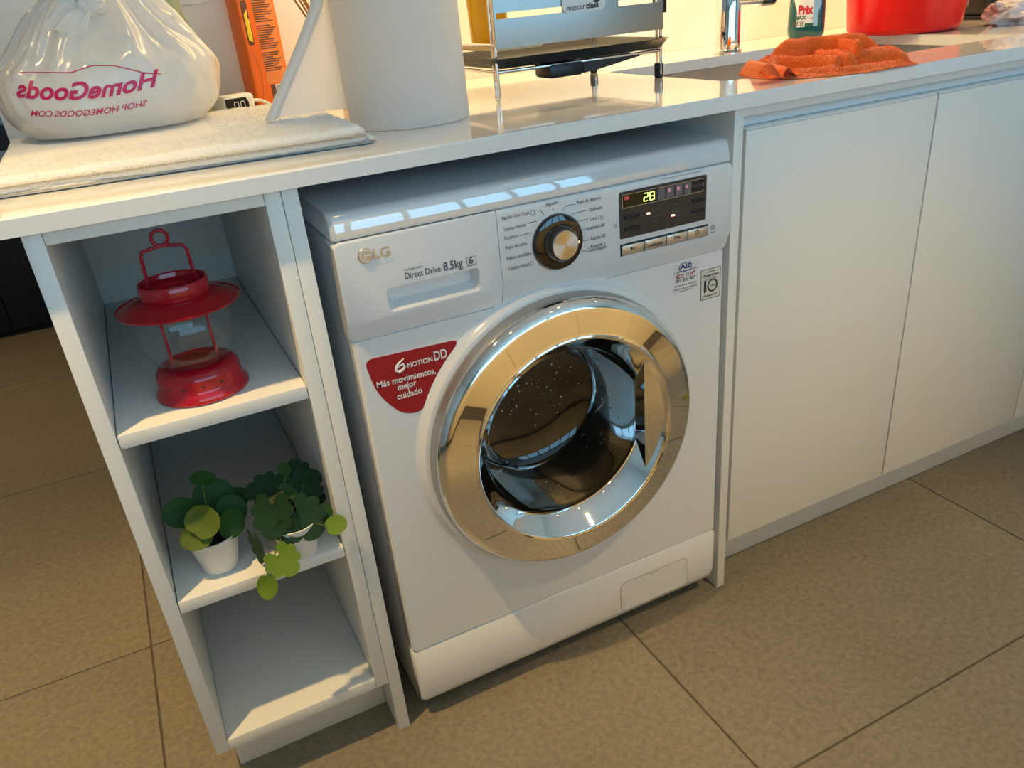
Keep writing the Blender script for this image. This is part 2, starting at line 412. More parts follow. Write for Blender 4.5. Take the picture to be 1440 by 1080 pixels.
# ceiling spots: the one over the shelf unit, the others added as fill
for k, (x, y, e, cone, bl_, rad_, aim) in enumerate(DOWN):
    lab = ['round recessed ceiling spot over the open shelf unit', 'added ceiling spot tilted to warm the lower cabinet doors', 'added ceiling spot brightening the floor before the navy sideboard',
           'added tilted ceiling spot washing the cream island fronts'][min(k, 3)]
    t = thing('ceiling_spot', lab, 'lamp', (x, y, HC), group='added ceiling spots washing the island' if k > 2 else None)
    lathe('trim_ring', [(.032, -.001), (.045, -.001), (.045, -.006), (.040, -.008), (.032, -.004), (.032, -.001)], (x, y, HC), M['frame'], t)
    lathe('bulb', [(0, -.0015), (.031, -.0015), (.031, -.0025), (0, -.0025)], (x, y, HC), M['lamp'], t, seg=24)
    l = light('spot_light', 'SPOT', (x, y, HC-.012), e, WARM, spot_size=math.radians(cone), spot_blend=bl_, shadow_soft_size=rad_)
    l.rotation_euler = (Vector(aim)-Vector((x, y, HC-.012))).to_track_quat('-Z', 'Y').to_euler()
# wall cabinets above the counter with the light strip under them
wc = thing('wall_cabinet', 'white wall cabinet hung above the counter with light strip', 'cabinet', (1.8, .53, LED[3]+.015))
box('body', .36, 3.6, .385, YB, LED[3]+.015, 2.2, M['cab'], wc)
for k in range(7):
    a = .36+3.24*k/7; box('door', a+.002, a+3.24/7-.002, .365, .384, LED[3]+.012, 2.2, M['cab'], wc)
box('light_strip', LED[0], LED[1], LED[2]-.006, LED[2]+.006, LED[3]+.008, LED[3]+.0149, M['ledstrip'], wc, bevel=0)
light('strip_light', 'AREA', ((LED[0]+LED[1])/2, LED[2], LED[3]+.006), LED[4], WARM, (0, 0, 0), shape='RECTANGLE', size=LED[1]-LED[0], size_y=.012)

# cream kitchen island between the counter and the window wall (seen mirrored in the chrome)
YO, YI = -1.62, -2.30
for k in range(8):
    a = -1.55+.6*k
    t = thing('island_cabinet', 'cream lacquered island cabinet facing the washing machine', 'cabinet', (a+.3, (YO+YI)/2, 0), group='cream cabinets of the kitchen island')
    box('body', a, a+.6, YI, YO-.02, .10, .86, M['cream'], t); box('door', a+.0015, a+.5985, YO-.019, YO, .105, .855, M['cream'], t)
    box('plinth', a, a+.6, YI+.02, YO-.05, 0, .10, M['taupe'], t, bevel=0)
tag(box('island_worktop', -1.56, 3.26, YI-.02, YO+.015, .8605, .90, M['creamtop']), 'light worktop covering the cream kitchen island', 'worktop')

# navy sideboard far behind, left of the counter
YS = 2.66
sb = thing('sideboard', 'dark navy sideboard with glossy fronts far behind the open shelf unit', 'sideboard', (-.75, YS+.25, 0))
box('body', -1.95, .55, YS+.02, YS+.5, .02, .80, M['navytop'], sb)
for k in range(5):
    a = -1.95+.5*k
    box('door', a+.002, a+.498, YS, YS+.019, .03, .635, M['navydark'], sb)  # doors in a darker navy than the drawer fronts
    box('drawer_front', a+.002, a+.498, YS-.004, YS+.019, .70, .835, M['navy'], sb)
    box('ledge', a+.002, a+.498, YS-.012, YS+.019, .637, .698, M['paleblue'], sb)
box('top', -1.97, .57, YS-.02, YS+.52, .8355, .86, M['navytop'], sb)

# ------------------------------------------------------------------ counter run
x1, x2, x3, x4 = .0191, .2453, .2652, .2843
zb, s3, s2, s1, cb, rail, th = .1085, .1284, .388, .6416, .8874, .8701, .0185
ct, yc, yb_ = .9077, -.018, .5601
W0, r0, r1 = .308, .9199, .9372
su = thing('shelf_unit', 'narrow white open shelf unit at the free end of the counter', 'shelf', (.1326, .30, 0))
box('side_panel', 0, x1, 0, yb_+.018, zb, cb, M['cab'], su)
box('side_panel', x2, x3-.0006, 0, yb_+.018, zb, cb, M['cab'], su)
g = .0012
box('shelf', x1+g, x2-g, .001, yb_, s1-th, s1, M['cab'], su)
box('shelf', x1+g, x2-g, .001, yb_, s2-th, s2, M['cab'], su)
box('bottom_panel', x1+.0002, x2-.0002, 0, yb_, zb, s3, M['cab'], su)
box('top_rail', x1+.0004, x2-.0004, 0, .09, rail, cb, M['cab'], su)
box('back_panel', x1, x2, yb_, yb_+.017, zb, cb, M['cab'], su)
box('plinth', .0199, x3-.0006, .0688, .0868, 0, zb, M['cab'], su)
tag(box('filler_panel', x3, x4, 0, .62, 0, cb, M['cab']), 'tall white panel between open shelf unit and washing machine', 'panel')
tag(box('filler_panel', r0, r1, 0, .62, 0, cb, M['cab']), 'tall white panel between washing machine and cabinet doors', 'panel')
d0, d1, d2, db, dt = .9412, 1.3477, 1.7593, .1042, .8553
dxs = [d0, d1, d2, d2+.41, d2+.82, d2+1.23]
labs = ['white handleless base cabinet beside the washing machine panel', 'white handleless base cabinet second from the washing machine', 'white handleless base cabinet third from the washing machine',
        'white handleless base cabinet fourth from the washing machine', 'white handleless base cabinet fifth from the washing machine']
for k in range(5):
    a, b_ = dxs[k], dxs[k+1]
    t = thing('base_cabinet', labs[k], 'cabinet', ((a+b_)/2, .3, db), group='white base cabinets under the counter')
    box('body', a-.002 if k else r1+.0005, b_-.0025, .022, .60, db, .84 if k > 2 else .70, M['cab'], t, bevel=0)
    box('door', a+.0018, b_-.0018, .0, .019, db, dt-.0035, M['cab'], t, bevel=.001)
    # slanted top edge of the door
    prism('door_edge', [(.0004, dt-.0030), (.019, dt-.0030), (.019, dt), (.0035, dt)], a+.0018, b_-.0018, M['gola'], t, axis='x')
# concave grip profile under the counter
cur = [(.0205, dt+.0003)]
for k in range(9):
    q = k/8*PI/2; cur.append((.0205-.0175*(1-math.cos(q)), dt+.001+(.0155)*math.sin(q)))
cur += [(.002, cb-.012), (.002, cb), (.03, cb), (.03, dt+.0003)]
tag(prism('grip_profile', cur, r1+.0005, dxs[-1], M['gola'], axis='x'), 'concave white grip rail running along top of cabinet doors', 'rail')
tag(box('plinth_board', r1+.0005, dxs[-1], .0621, .080, 0, db-.0005, M['cab']), 'long white plinth board below the cabinet doors', 'plinth')

# counter with sink cut-out
SX0, SX1, SY0, SY1 = 1.00, 1.70, .118, .47
CX0, CX1 = -.03, dxs[-1]+.02
def counter():
    b = bmesh.new()
    def loop(pts, z):
        vs = [b.verts.new((x, y, z)) for x, y in pts]
        es = [b.edges.new((vs[i], vs[(i+1) % len(vs)])) for i in range(len(vs))]
        return vs, es
    e_ = .0025
    outer = [(CX0, yc), (CX1, yc), (CX1, YB-.001), (CX0, YB-.001)]
    outer_i = [(CX0+e_, yc+e_), (CX1-e_, yc+e_), (CX1-e_, YB-.001), (CX0+e_, YB-.001)]
    hole = rrect(SX0, SX1, SY0, SY1, .022, 5)
    vo, eo = loop(outer_i, ct); vh, eh = loop(hole, ct)
    bmesh.ops.triangle_fill(b, use_beauty=True, edges=eo+eh)
    vm, _ = loop(outer, ct-e_); vl, el = loop(outer, cb); vhl, ehl = loop(hole, cb)
    for A, B in ((vo, vm), (vm, vl), (vh, vhl)):
        for i in range(len(A)):
            j = (i+1) % len(A); b.faces.new((A[i], A[j], B[j], B[i]))
    bmesh.ops.triangle_fill(b, use_beauty=True, edges=el+ehl)
    d = bm_data(b); b.free(); return d
v_, f = counter()
tag(add('countertop', v_, f, M['counter']), 'long glossy white stone countertop over washer and cabinets', 'countertop')

# sink
sk = thing('sink', 'undermounted stainless steel sink basin set into the counter', 'sink', ((SX0+SX1)/2, (SY0+SY1)/2, cb-.17))
def ring(x0_, x1_, y0_, y1_, r_, z): return [Vector((a, b_, z)) for a, b_ in rrect(x0_, x1_, y0_, y1_, r_, 5)]
e_ = .004
loft('basin', [ring(SX0-.02, SX1+.02, SY0-.02, SY1+.02, .03, cb-.0012), ring(SX0-e_, SX1+e_, SY0-e_, SY1+e_, .024, cb-.0012), ring(SX0-e_, SX1+e_, SY0-e_, SY1+e_, .024, cb-.15),
      ring(SX0+.012, SX1-.012, SY0+.012, SY1-.012, .03, cb-.168), ring(SX0+.10, SX1-.10, SY0+.10, SY1-.10, .03, cb-.17)], M['steel'], sk, cap=(False, True))
lathe('drain', [(0, .004), (.03, .004), (.042, .002), (.043, 0)], ((SX0+SX1)/2, (SY0+SY1)/2, cb-.17), M['chrome'], sk)

# ------------------------------------------------------------------ washing machine
yP, yF = -.006, -.014        # lower front panel and control fascia planes
Wx1 = W0+.6; zs, zf, zl, zt, zk = .1522, .6842, .8163, .8488, .0332
wm = thing('washing_machine', 'white front loading washing machine with round chrome door under the counter', 'washing machine', (W0+.3, .28, 0))
v_, f = join(box_data(W0+.004, W0+.008, .022, .56, .03, .81, .0015), box_data(Wx1-.008, Wx1-.004, .022, .56, .03, .81, .0015), box_data(W0+.008, Wx1-.008, .556, .56, .03, .81), box_data(W0+.008, Wx1-.008, .022, .556, .03, .034), box_data(W0+.008, Wx1-.008, .03, .556, .80, .81))
add('body', v_, f, M['washside'], wm, True, auto=30)
for a in (W0+.05, Wx1-.05):
    for b_ in (.07, .50): lathe('foot', [(0, 0), (.02, 0), (.022, .008), (.015, .012), (.012, .031)], (a, b_, 0), M['blackm'], wm, seg=20)
M['washtop'].node_tree.nodes['Principled BSDF'].inputs['Coat IOR'].default_value = 2.2
# lid
def prof_prism(name, prof, xa, xb, m, parent, inset=.006, ia=None, ib=None):
    """profile (y,z) swept along x with rounded ends"""
    rings = []
    cy_ = sum(p[0] for p in prof)/len(prof); cz_ = sum(p[1] for p in prof)/len(prof)
    ia = inset if ia is None else ia; ib = inset if ib is None else ib
    for x, k, inset in ((xa, 1.0, ia), (xa+ia*.3, .45, ia), (xa+ia, 0.0, ia), (xb-ib, 0.0, ib), (xb-ib*.3, .45, ib), (xb, 1.0, ib)):
        r_ = []
        for (y, z) in prof:
            dy = y-cy_; dz = z-cz_; L_ = math.hypot(dy, dz) or 1
            r_.append(Vector((x, y-dy/L_*inset*.8*k, z-dz/L_*inset*.8*k)))
        rings.append(r_)
    return loft(name, rings, m, parent, auto=50)
lidp = [(yF+.001, zl+.0008), (yF+.0005, zl+.004), (yF+.0065, zl+.0255), (yF+.0085, zl+.0290), (yF+.012, zl+.0312), (yF+.017, zt), (.56, zt), (.57, zt-.004), (.57, zl+.0008)]
prof_prism('lid', lidp, W0+.001, Wx1-.001, M['washtop'], wm, .007)
# fascia: bulging panel with chamfer below
ch = .020
fp = [(.03, zl-.0008), (yF+.002, zl-.0008), (yF-.001, zl-.003), (yF-.0015, zl-.006), (yF-.0015, zf+ch+.006), (yF+.0012, zf+ch), (yP+.001, zf), (.03, zf)]
_sx = at(703, 357, 'y', yF-.0016).x
prof_prism('control_fascia', fp, _sx+.0005, Wx1, M['wash'], wm, .008, ia=.0008)
fas = prof_prism('detergent_drawer', fp, W0, _sx-.0005, M['wash'], wm, .008, ib=.0008)
_a, _b = at(543, 405, 'y', yF-.0016), at(673, 378, 'y', yF-.0016)
_z1 = (_a.z+_b.z)/2; _z0 = _z1-.030; _xa, _xb = _a.x+.001, _b.x
def _rr(i, y, dz=0): return [Vector((x, y, z+dz)) for x, z in rrect(_xa+i, _xb-i, _z0+i, _z1-i*.4, .007, 5)]
cut = loft('cutter', [_rr(-.003, yF-.02), _rr(-.003, yF-.0030), _rr(-.0012, yF-.0012), _rr(0, yF+.001), _rr(.004, yF+.018, .004)], None, None)
md = fas.modifiers.new('cut', 'BOOLEAN'); md.operation = 'DIFFERENCE'; md.object = cut; md.solver = 'EXACT'
bpy.context.view_layer.update()
_me = bpy.data.meshes.new_from_object(fas.evaluated_get(bpy.context.evaluated_depsgraph_get()))
fas.modifiers.clear(); fas.data = _me; bpy.data.objects.remove(cut)
_me.set_sharp_from_angle(angle=math.radians(32))
# lower front panel with round opening for the door
DC = Vector((.600, 0, .4675)); DR = .2185
def panel_hole(name, xa, xb, za, zb_, y0_, y1_, c, r_, m, parent, rad):
    b = bmesh.new()
    out = rrect(xa, xb, za, zb_, rad, 4); inn = [(c.x+r_*math.cos(2*PI*k/72), c.z+r_*math.sin(2*PI*k/72)) for k in range(72)]
    def lp(pts, y):
        vs = [b.verts.new((x, y, z)) for x, z in pts]; return vs, [b.edges.new((vs[i], vs[(i+1) % len(vs)])) for i in range(len(vs))]
    e2 = .004; out_i = rrect(xa+e2, xb-e2, za+e2*.2, zb_-e2*.2, rad, 4)
    vo, eo = lp(out_i, y0_); vi, ei = lp(inn, y0_); bmesh.ops.triangle_fill(b, use_beauty=True, edges=eo+ei)
    vm, _ = lp(out, y0_+.006); vl, _ = lp(out, y1_); vj, _ = lp(inn, y1_)
    for A, B in ((vo, vm), (vm, vl), (vi, vj)):
        for i in range(len(A)):
            j = (i+1) % len(A); b.faces.new((A[i], A[j], B[j], B[i]))
    d = bm_data(b); b.free(); return add(name, d[0], d[1], m, parent, True, auto=32)
panel_hole('front_panel', W0+.003, Wx1-.003, zs+.0008, zf, yP, .022, DC, .185, M['wash'], wm, .003)
# raised white collar round the door, swelling over the chamfer at the top
lathe('door_collar', [(.180, yP+.004), (.2350, yP+.0004), (.2340, yP-.0002), (.2310, yP-.0016), (.2280, yP-.0048), (.2260, yP-.0090), (.2242, yP-.0118), (.2222, yP-.0125), (.180, yP-.0125)], DC, M['wash'], wm, axis='y', seg=96)
# kick panel with filter flap
kp = [(.022, zs-.0008), (yP+.002, zs-.0008), (yP, zs-.003), (yP, zk+.022), (yP+.004, zk+.008), (yP+.012, zk), (.022, zk)]
prof_prism('kick_panel', kp, W0+.003, Wx1-.003, M['wash'], wm, .010)
A, B = at(872, 822, 'y', yP), at(966, 782, 'y', yP)
fl = thing('filter_flap_base', 'x y z w', 'x', (0, 0, 0)); bpy.data.objects.remove(fl)
fo = rrect(A.x, B.x, zk+.018, A.z+.0, .012, 6); fi = rrect(A.x+.0008, B.x-.0008, zk+.0185, A.z-.0008, .0112, 6)
gv = [Vector((x, yP-.0003, z)) for x, z in fo]+[Vector((x, yP-.0003, z)) for x, z in fi]; n = len(fo)
add('flap_groove', gv, [[i, (i+1) % n, n+(i+1) % n, n+i] for i in range(n)], M['print'], wm)
flap = prism('filter_flap', fi, yP-.0006, yP+.002, M['wash'], wm, axis='y')
mx_ = (A.x+B.x)/2
box('flap_notch', mx_-.011, mx_+.011, yP-.0009, yP, A.z-.006, A.z+.0015, M['washside'], flap, bevel=.0006)

# ---- chrome door
prof = [(DR-.012, yP-.030), (DR-.0028, yP-.0335), (DR-.005, yP-.039), (DR-.010, yP-.0448), (DR-.0155, yP-.0472), (DR-.0170, yP-.0477), (.1990, yP-.0481), (.1690, yP-.0535), (.166, yP-.054), (.1625, yP-.0555), (.160, yP-.0545), (.1585, yP-.0525), (.150, yP-.043), (.140, yP-.031), (.1345, yP-.024), (.1325, yP-.019)]
door = lathe('door', prof, DC, M['chrome'], wm, axis='y', seg=128)
lathe('rim', [(DR-.014, yP-.011), (DR-.003, yP-.0125), (DR, yP-.0155), (DR-.0004, yP-.022), (DR-.0022, yP-.0325), (DR-.0034, yP-.0345), (DR-.012, yP-.0345)], DC, mat('satin_rim', (.42, .41, .39), .38, .75, var=.03), door, axis='y', seg=96)
# thin bright lip
lathe('lip', [(.1655, yP-.0545), (.1655, yP-.0562), (.1635, yP-.0570), (.1615, yP-.0562), (.1615, yP-.0545)], DC, M['chrome'], door, axis='y', seg=96)
# glass bowl reaching into the drum
glass = lathe('glass_bowl', [(.1345, yP-.023), (.132, yP-.005), (.128, yP+.030), (.122, yP+.075), (.115, yP+.100), (.098, yP+.113), (.05, yP+.118), (0, yP+.119)], DC, M['bowl'], door, axis='y', seg=72)
# handle: chrome segment bridging the right side of the ring
hx = .122
arc = []
aa = math.acos(hx/.157)
for k in range(21):
    q = -aa+2*aa*k/20; arc.append((DC.x+.1565*math.cos(q), DC.z+.1565*math.sin(q)))
rings = [[Vector((x, yP-.050+.010*((x-DC.x-hx)/.05), z)) for x, z in arc], [Vector((x+.001, yP-.030, z)) for x, z in arc]]
handle = loft('handle', [[Vector((x, yP-.046-.004*max(0, (x-DC.x-hx)/.046), z)) for x, z in arc], [Vector((x, yP-.020, z)) for x, z in arc]], M['chrome'], door, auto=30)
for dx_, r_ in ((0, 0),):
    P0 = at(964, 558, 'y', yP-.048)
    lathe('spot_mark', [(0, yP-.0535-P0.y*0), (.0055, yP-.0530), (.0065, yP-.0495)], Vector((P0.x, .002, P0.z)), mat('olive_mark', (.22, .20, .05), .4), door, axis='y', seg=20)
# gasket and drum behind the glass
lathe('gasket', [(.182, yP+.002), (.165, yP+.002), (.157, yP+.010), (.163, yP+.02), (.150, yP+.030), (.158, yP+.045), (.146, yP+.055), (.154, yP+.075), (.142, yP+.085), (.150, yP+.11), (.17, yP+.12)], DC, M['rubber'], wm, axis='y', seg=72)
drum = lathe('drum', [(.235, yP+.13), (.235, yP+.40), (.20, yP+.43), (0, yP+.43)], DC, M['drum'], wm, axis='y', seg=64)
for k in range(3):
    q = k*2*PI/3+.6; c_ = DC+Vector((.232*math.cos(q), 0, .232*math.sin(q)))
    add('paddle', *tube_data([c_+Vector((0, yP+.15, 0)), c_+Vector((0, yP+.27, 0)), c_+Vector((0, yP+.39, 0))], [.020, .028, .020], 10), M['drum'], drum, True)
# water drops on the inside of the glass
V_, F_ = [], []
for k in range(150):
    q = random.uniform(0, 2*PI); rr_ = random.choice([random.uniform(.02, .115), random.uniform(.119, .132)])
    if rr_ < .117: y = yP+.100 if rr_ > .098 else yP+.113
    else: y = yP+.075-(rr_-.122)/.008*.045
    x, z = DC.x+rr_*math.cos(q), DC.z+rr_*math.sin(q)
    if z < DC.z-.03 and random.random() < .6: continue
    b = bmesh.new(); bmesh.ops.create_icosphere(b, subdivisions=1, radius=random.uniform(.0007, .0019))
    for vv in b.verts: vv.co = Vector((vv.co.x+x, vv.co.y*.6+y-.0025, vv.co.z+z))
    d = bm_data(b); b.free(); V_, F_ = join((V_, F_), d)
tag(add('water_drops', V_, F_, M['drop'], glass, True), kind='stuff')

# ---- fascia details
yD = yF-.0016
def px(u, v, y=yD): p = at(u, v, 'y', y); return p.x, p.z
def poly_on(name, pts, m, parent, y=yD, lift=.0004, thick=0.0012, rad=0):
    P = [px(*p, y) for p in pts]
    if rad: P = round_poly(P, rad)
    return prism(name, P, y-lift, y-lift+thick, m, parent, axis='y')
# detergent drawer: outline seam and recessed grip
sx, _ = px(703, 357)
h0, h1 = px(543, 405), px(673, 378); h2 = px(550, 438)
hz1 = (h0[1]+h1[1])/2; hz0 = hz1-.031; hxa, hxb = h0[0]+.001, h1[0]
# logo
lx, lz = px(513.5, 359.5)
lathe('logo_disc', [(0, -.0022), (.0085, -.0022), (.0095, -.0012), (.0095, .0005)], (lx, yD, lz), M['satin'], wm, axis='y', seg=32)
add('logo_ring', *lathe_data([(.0062, -.0028), (.0072, -.0028), (.0072, -.0022)], (lx, yD, lz), 'y', 32, math.radians(0), math.radians(300)), M['white'], wm)
box('logo_bar', lx, lx+.0072, yD-.0028, yD-.0022, lz-.0005, lz+.0005, M['white'], wm, bevel=0)
box('logo_bar', lx-.0015, lx-.0005, yD-.0028, yD-.0022, lz-.003, lz+.0035, M['white'], wm, bevel=0)
t = text_on_y('logo_letters', 'LG', (526, 364), (549, 359), yD, M['satin'], wm, hpx=14, bold=.03, lift=.0016)
text_on_y('lettering', 'inverter', (569, 381.5), (595, 375.5), yD, M['print'], wm, hpx=4, bold=0)
text_on_y('lettering', 'Direct Drive', (570, 392.5), (620, 381.5), yD, M['print'], wm, hpx=9, bold=.012)
text_on_y('lettering', '8.5kg', (624, 381), (651, 374.5), yD, M['print'], wm, hpx=12, bold=.02)
ix0, iz0 = px(657, 375); ix1, iz1 = px(669, 359)
fr = [(ix0, iz0), (ix1, iz0), (ix1, iz1), (ix0, iz1)]
def frame2d(name, x0_, x1_, z0_, z1_, t_, m, parent, y, lift=.0004):
    v_ = [Vector((a, y-lift, b_)) for a, b_ in ((x0_, z0_), (x1_, z0_), (x1_, z1_), (x0_, z1_), (x0_+t_, z0_+t_), (x1_-t_, z0_+t_), (x1_-t_, z1_-t_), (x0_+t_, z1_-t_))]
    return add(name, v_, [[0, 1, 5, 4], [1, 2, 6, 5], [2, 3, 7, 6], [3, 0, 4, 7]], m, parent)
frame2d('badge_frame', ix0, ix1, iz0, iz1, .0006, M['print'], wm, yD)
text_on_y('lettering', '6', (659.5, 371), (666, 369.5), yD, M['print'], wm, hpx=9, bold=.03)
text_on_y('lettering', 'MOTION', (658.5, 374), (668, 372), yD, M['print'], wm, hpx=1.8, bold=0)
# programme dial
kx, kz = px(784, 340)
dial = lathe('dial', [(.0385, yD+.001), (.0385, yD-.003), (.0365, yD-.006), (.029, yD-.0085), (.0255, yD-.0085), (.025, yD-.010), (.0225, yD-.018), (.021, yD-.0195), (0, yD-.0195)], (kx, 0, kz), M['glossblack'], wm, axis='y', seg=72)
# spun silver cap: wedges catching the light
mc = mat('spun_silver', (.75, .74, .72), .28, 1., var=.01)
_p = mc.node_tree.nodes['Principled BSDF']; _p.inputs['Anisotropic'].default_value = .95; _tg = mc.node_tree.nodes.new('ShaderNodeTangent'); _tg.axis = 'Y'; mc.node_tree.links.new(_tg.outputs[0], _p.inputs['Tangent'])
cap = lathe('dial_cap', [(.0195, yD-.0190), (.0195, yD-.0218), (.0188, yD-.0226), (0, yD-.0226)], (kx, 0, kz), mc, dial, axis='y', seg=48)
q = math.radians(-8); box('dial_marker', kx+.0285*math.cos(q)-.0012, kx+.0285*math.cos(q)+.0012, yD-.0095, yD-.0085, kz+.0285*math.sin(q)-.0012, kz+.0285*math.sin(q)+.0012, M['led_o'], dial, bevel=0)
progs = [('Algodón', (767, 291), (785, 286)), ('Algodón Gran Carga', (705, 310), (744, 301)), ('Tejidos mixtos', (708, 325.5), (739, 318)), ('Sintético', (709, 338), (729, 333)),
         ('Ropa de cama', (711, 351), (741, 344)), ('Pieles sensibles', (713, 366.5), (747, 358)), ('Cuidado infantil', (715, 380.5), (744, 373.5)),
         ('Ropa de deporte', (811, 287), (845, 280)), ('Delicado', (829, 297.5), (847, 293.5)), ('Lana', (830, 310.5), (840, 308)), ('Intensivo 60', (825, 324), (850, 318)),
         ('Rápido 30', (831, 338), (851, 333)), ('Aclarado +', (830, 349.5), (851.5, 344)), ('Centrifugado', (826, 355), (852.5, 348.5))]
for s_, a, b_ in progs: text_on_y('lettering', s_, a, b_, yD, M['print'], wm, hpx=5.2, bold=.004)
def line_on(name, pts, y, m, parent, wd=.0004):
    P = [Vector((px(*p, y)[0], y-.0003, px(*p, y)[1])) for p in pts]
    return add(name, *tube_data(P, wd, 4), m, parent)
for pts in ([(759, 296), (762, 298), (765, 303)], [(741, 314), (755, 311)], [(731, 331), (748, 327)], [(777, 292), (778, 296)], [(808, 287), (794, 290), (791, 297)],
            [(827, 295), (804, 301)], [(827, 308), (813, 311)], [(823, 322.5), (819, 323.5)], [(828, 337), (820, 339)], [(824, 353), (818, 353)]):
    line_on('pointer_line', pts, yD, M['print'], wm)
def circ(name, u, v, r_, y, m, parent, wd=.00035, n_=20):
    x, z = px(u, v, y); return add(name, *tube_data([Vector((x+r_*math.cos(2*PI*k/n_), y-.0003, z+r_*math.sin(2*PI*k/n_))) for k in range(n_)], wd, 4, True), m, parent)
circ('symbol', 749, 299, .0035, yD, M['print'], wm)
for u in (843, 847): frame2d('symbol', px(u-1.6, 307)[0], px(u+1.6, 307)[0], px(u, 308.5)[1], px(u, 303.5)[1], .0004, M['print'], wm, yD)
frame2d('symbol', px(746, 372)[0], px(750, 372)[0], px(748, 374)[1], px(748, 367)[1], .0004, M['print'], wm, yD)
# display
P = [px(*p) for p in ((868, 272), (990, 245.5), (994.5, 308), (874, 335.5))]
dx0, dx1 = (P[0][0]+P[3][0])/2, (P[1][0]+P[2][0])/2; dz1, dz0 = (P[0][1]+P[1][1])/2, (P[2][1]+P[3][1])/2
dw, dh = dx1-dx0, dz1-dz0
disp = prism('display', rrect(dx0, dx1, dz0, dz1, .0015, 3), yD-.0016, yD+.001, M['panel'], wm, axis='y')
yE = yD-.0016
def dq(a, b_): return dx0+dw*a, dz0+dh*b_
def dbox(name, a0, a1, b0, b1, m, h=.0006, bevel=0., parent=None):
    (xa, za), (xb, zb_) = dq(a0, b0), dq(a1, b1)
    return box(name, xa, xb, yE-h, yE+.0004, za, zb_, m, parent or disp, bevel=bevel)
xa, za = dq(.025, .655); xb, zb_ = dq(.955, .945)
dbox('readout', .035, .40, .67, .93, M['panel2'], .0004)
frame2d('bezel_line', xa, xb, za, zb_, .0006, M['satin'], disp, yE, .0009)
for k in range(4): dbox('indicator', .425+.102*k, .425+.102*k+.082, .68, .92, M['greybox'], .0006)
for k, a in enumerate((.555, .657, .759)): dbox('indicator_symbol', a-.012, a+.018, .80, .87, M['led_p'], .0009)
dbox('red_symbol', .05, .10, .83, .90, M['led_r'], .0008)
for a, b_ in ((.83, .86), (.83, .71), (.83, .45), (.83, .22)): dbox('side_button', a, a+.145, b_, b_+.055, M['black'], .0022, .0006)
for a, b_ in ((.045, .42), (.045, .17)): dbox('side_button', a, a+.17, b_, b_+.06, M['black'], .0022, .0006)
for a, b_ in ((.30, .415), (.585, .25)): dbox('indicator_light', a, a+.032, b_, b_+.035, M['led_o'], .0010)
for a in (.36, .62):
    for k in range(5): dbox('faint_print', a, a+.05+.02*((k*7) % 3), .14+.085*k, .16+.085*k, mat('faint_print_ink', (.085, .08, .078), .5) if a == .36 and k == 0 else bpy.data.materials['faint_print_ink'], .0005)
# seven segment digits 28
def digit(a0, b0, wd, hh, segs):
    t_ = .16
    R_ = {'a': (t_, 1-t_, 1-t_*.5, 1), 'g': (t_, 1-t_, .5-t_*.25, .5+t_*.25), 'd': (t_, 1-t_, 0, t_*.5), 'f': (0, t_, .52, .97), 'b': (1-t_, 1, .52, .97), 'e': (0, t_, .03, .48), 'c': (1-t_, 1, .03, .48)}
    for s_ in segs:
        q0, q1, w0_, w1_ = R_[s_]; dbox('segment', a0+wd*q0, a0+wd*q1, b0+hh*w0_, b0+hh*w1_, M['led_g'], .0009)
digit(.262, .71, .055, .18, 'abged'); digit(.332, .71, .055, .18, 'abcdefg')
# silver buttons
P = [px(*p) for p in ((873, 347), (994, 316), (995, 329), (874, 360.5))]
bx0, bx1 = P[0][0], (P[1][0]+P[2][0])/2; bz1, bz0 = (P[0][1]+P[1][1])/2, (P[2][1]+P[3][1])/2
box('button_recess', bx0-.001, bx1+.001, yD-.0006, yD+.001, bz0-.001, bz1+.0018, M['black'], wm, bevel=0)
for k in range(4):
    a = bx0+(bx1-bx0)*k/4; box('button', a+.0005, a+(bx1-bx0)/4-.0005, yD-.0040, yD, bz0, bz1, M['satin'], wm, bevel=.0012)
yG = yD-.0040
text_on_y('lettering', 'Centrifugado', (908, 349), (932, 343), yG, M['printk'], wm, hpx=5.5)
text_on_y('lettering', 'Temp.', (947, 336.5), (957, 334), yG, M['printk'], wm, hpx=4.5)
p0, p1, p2 = px(887, 346.5, yG), px(887, 353, yG), px(890.5, 349, yG)
add('play_symbol', [(p0[0], yG-.0004, p0[1]), (p1[0], yG-.0004, p1[1]), (p2[0], yG-.0004, p2[1])], [[0, 1, 2]], M['printk'], wm)
for u in (891.5, 894): line_on('pause_symbol', [(u, 346), (u+.3, 352)], yG, M['printk'], wm, .0004)
x, z = px(980.5, 326.5, yG)
add('power_symbol', *tube_data([Vector((x+.0032*math.cos(q), yG-.0003, z+.0032*math.sin(q))) for q in [math.radians(120+300*k/16) for k in range(17)]], .0004, 4), M['printk'], wm)
line_on('power_symbol', [(980.3, 322), (980.6, 327)], yG, M['printk'], wm, .0004)
circ('symbol', 1002, 320, .0035, yD, M['print'], wm); circ('symbol', 1002, 320, .0015, yD, M['print'], wm)
text_on_y('lettering', 'Tag On', (998.5, 328), (1006, 326), yD, M['print'], wm, hpx=2)
text_on_y('lettering', '* 6 Motion Direct Drive inverter', (928, 253.8), (988, 241), yD, M['print'], wm, hpx=2.2, bold=0)
circ('symbol', 865, 318, .002, yD, M['print'], wm)
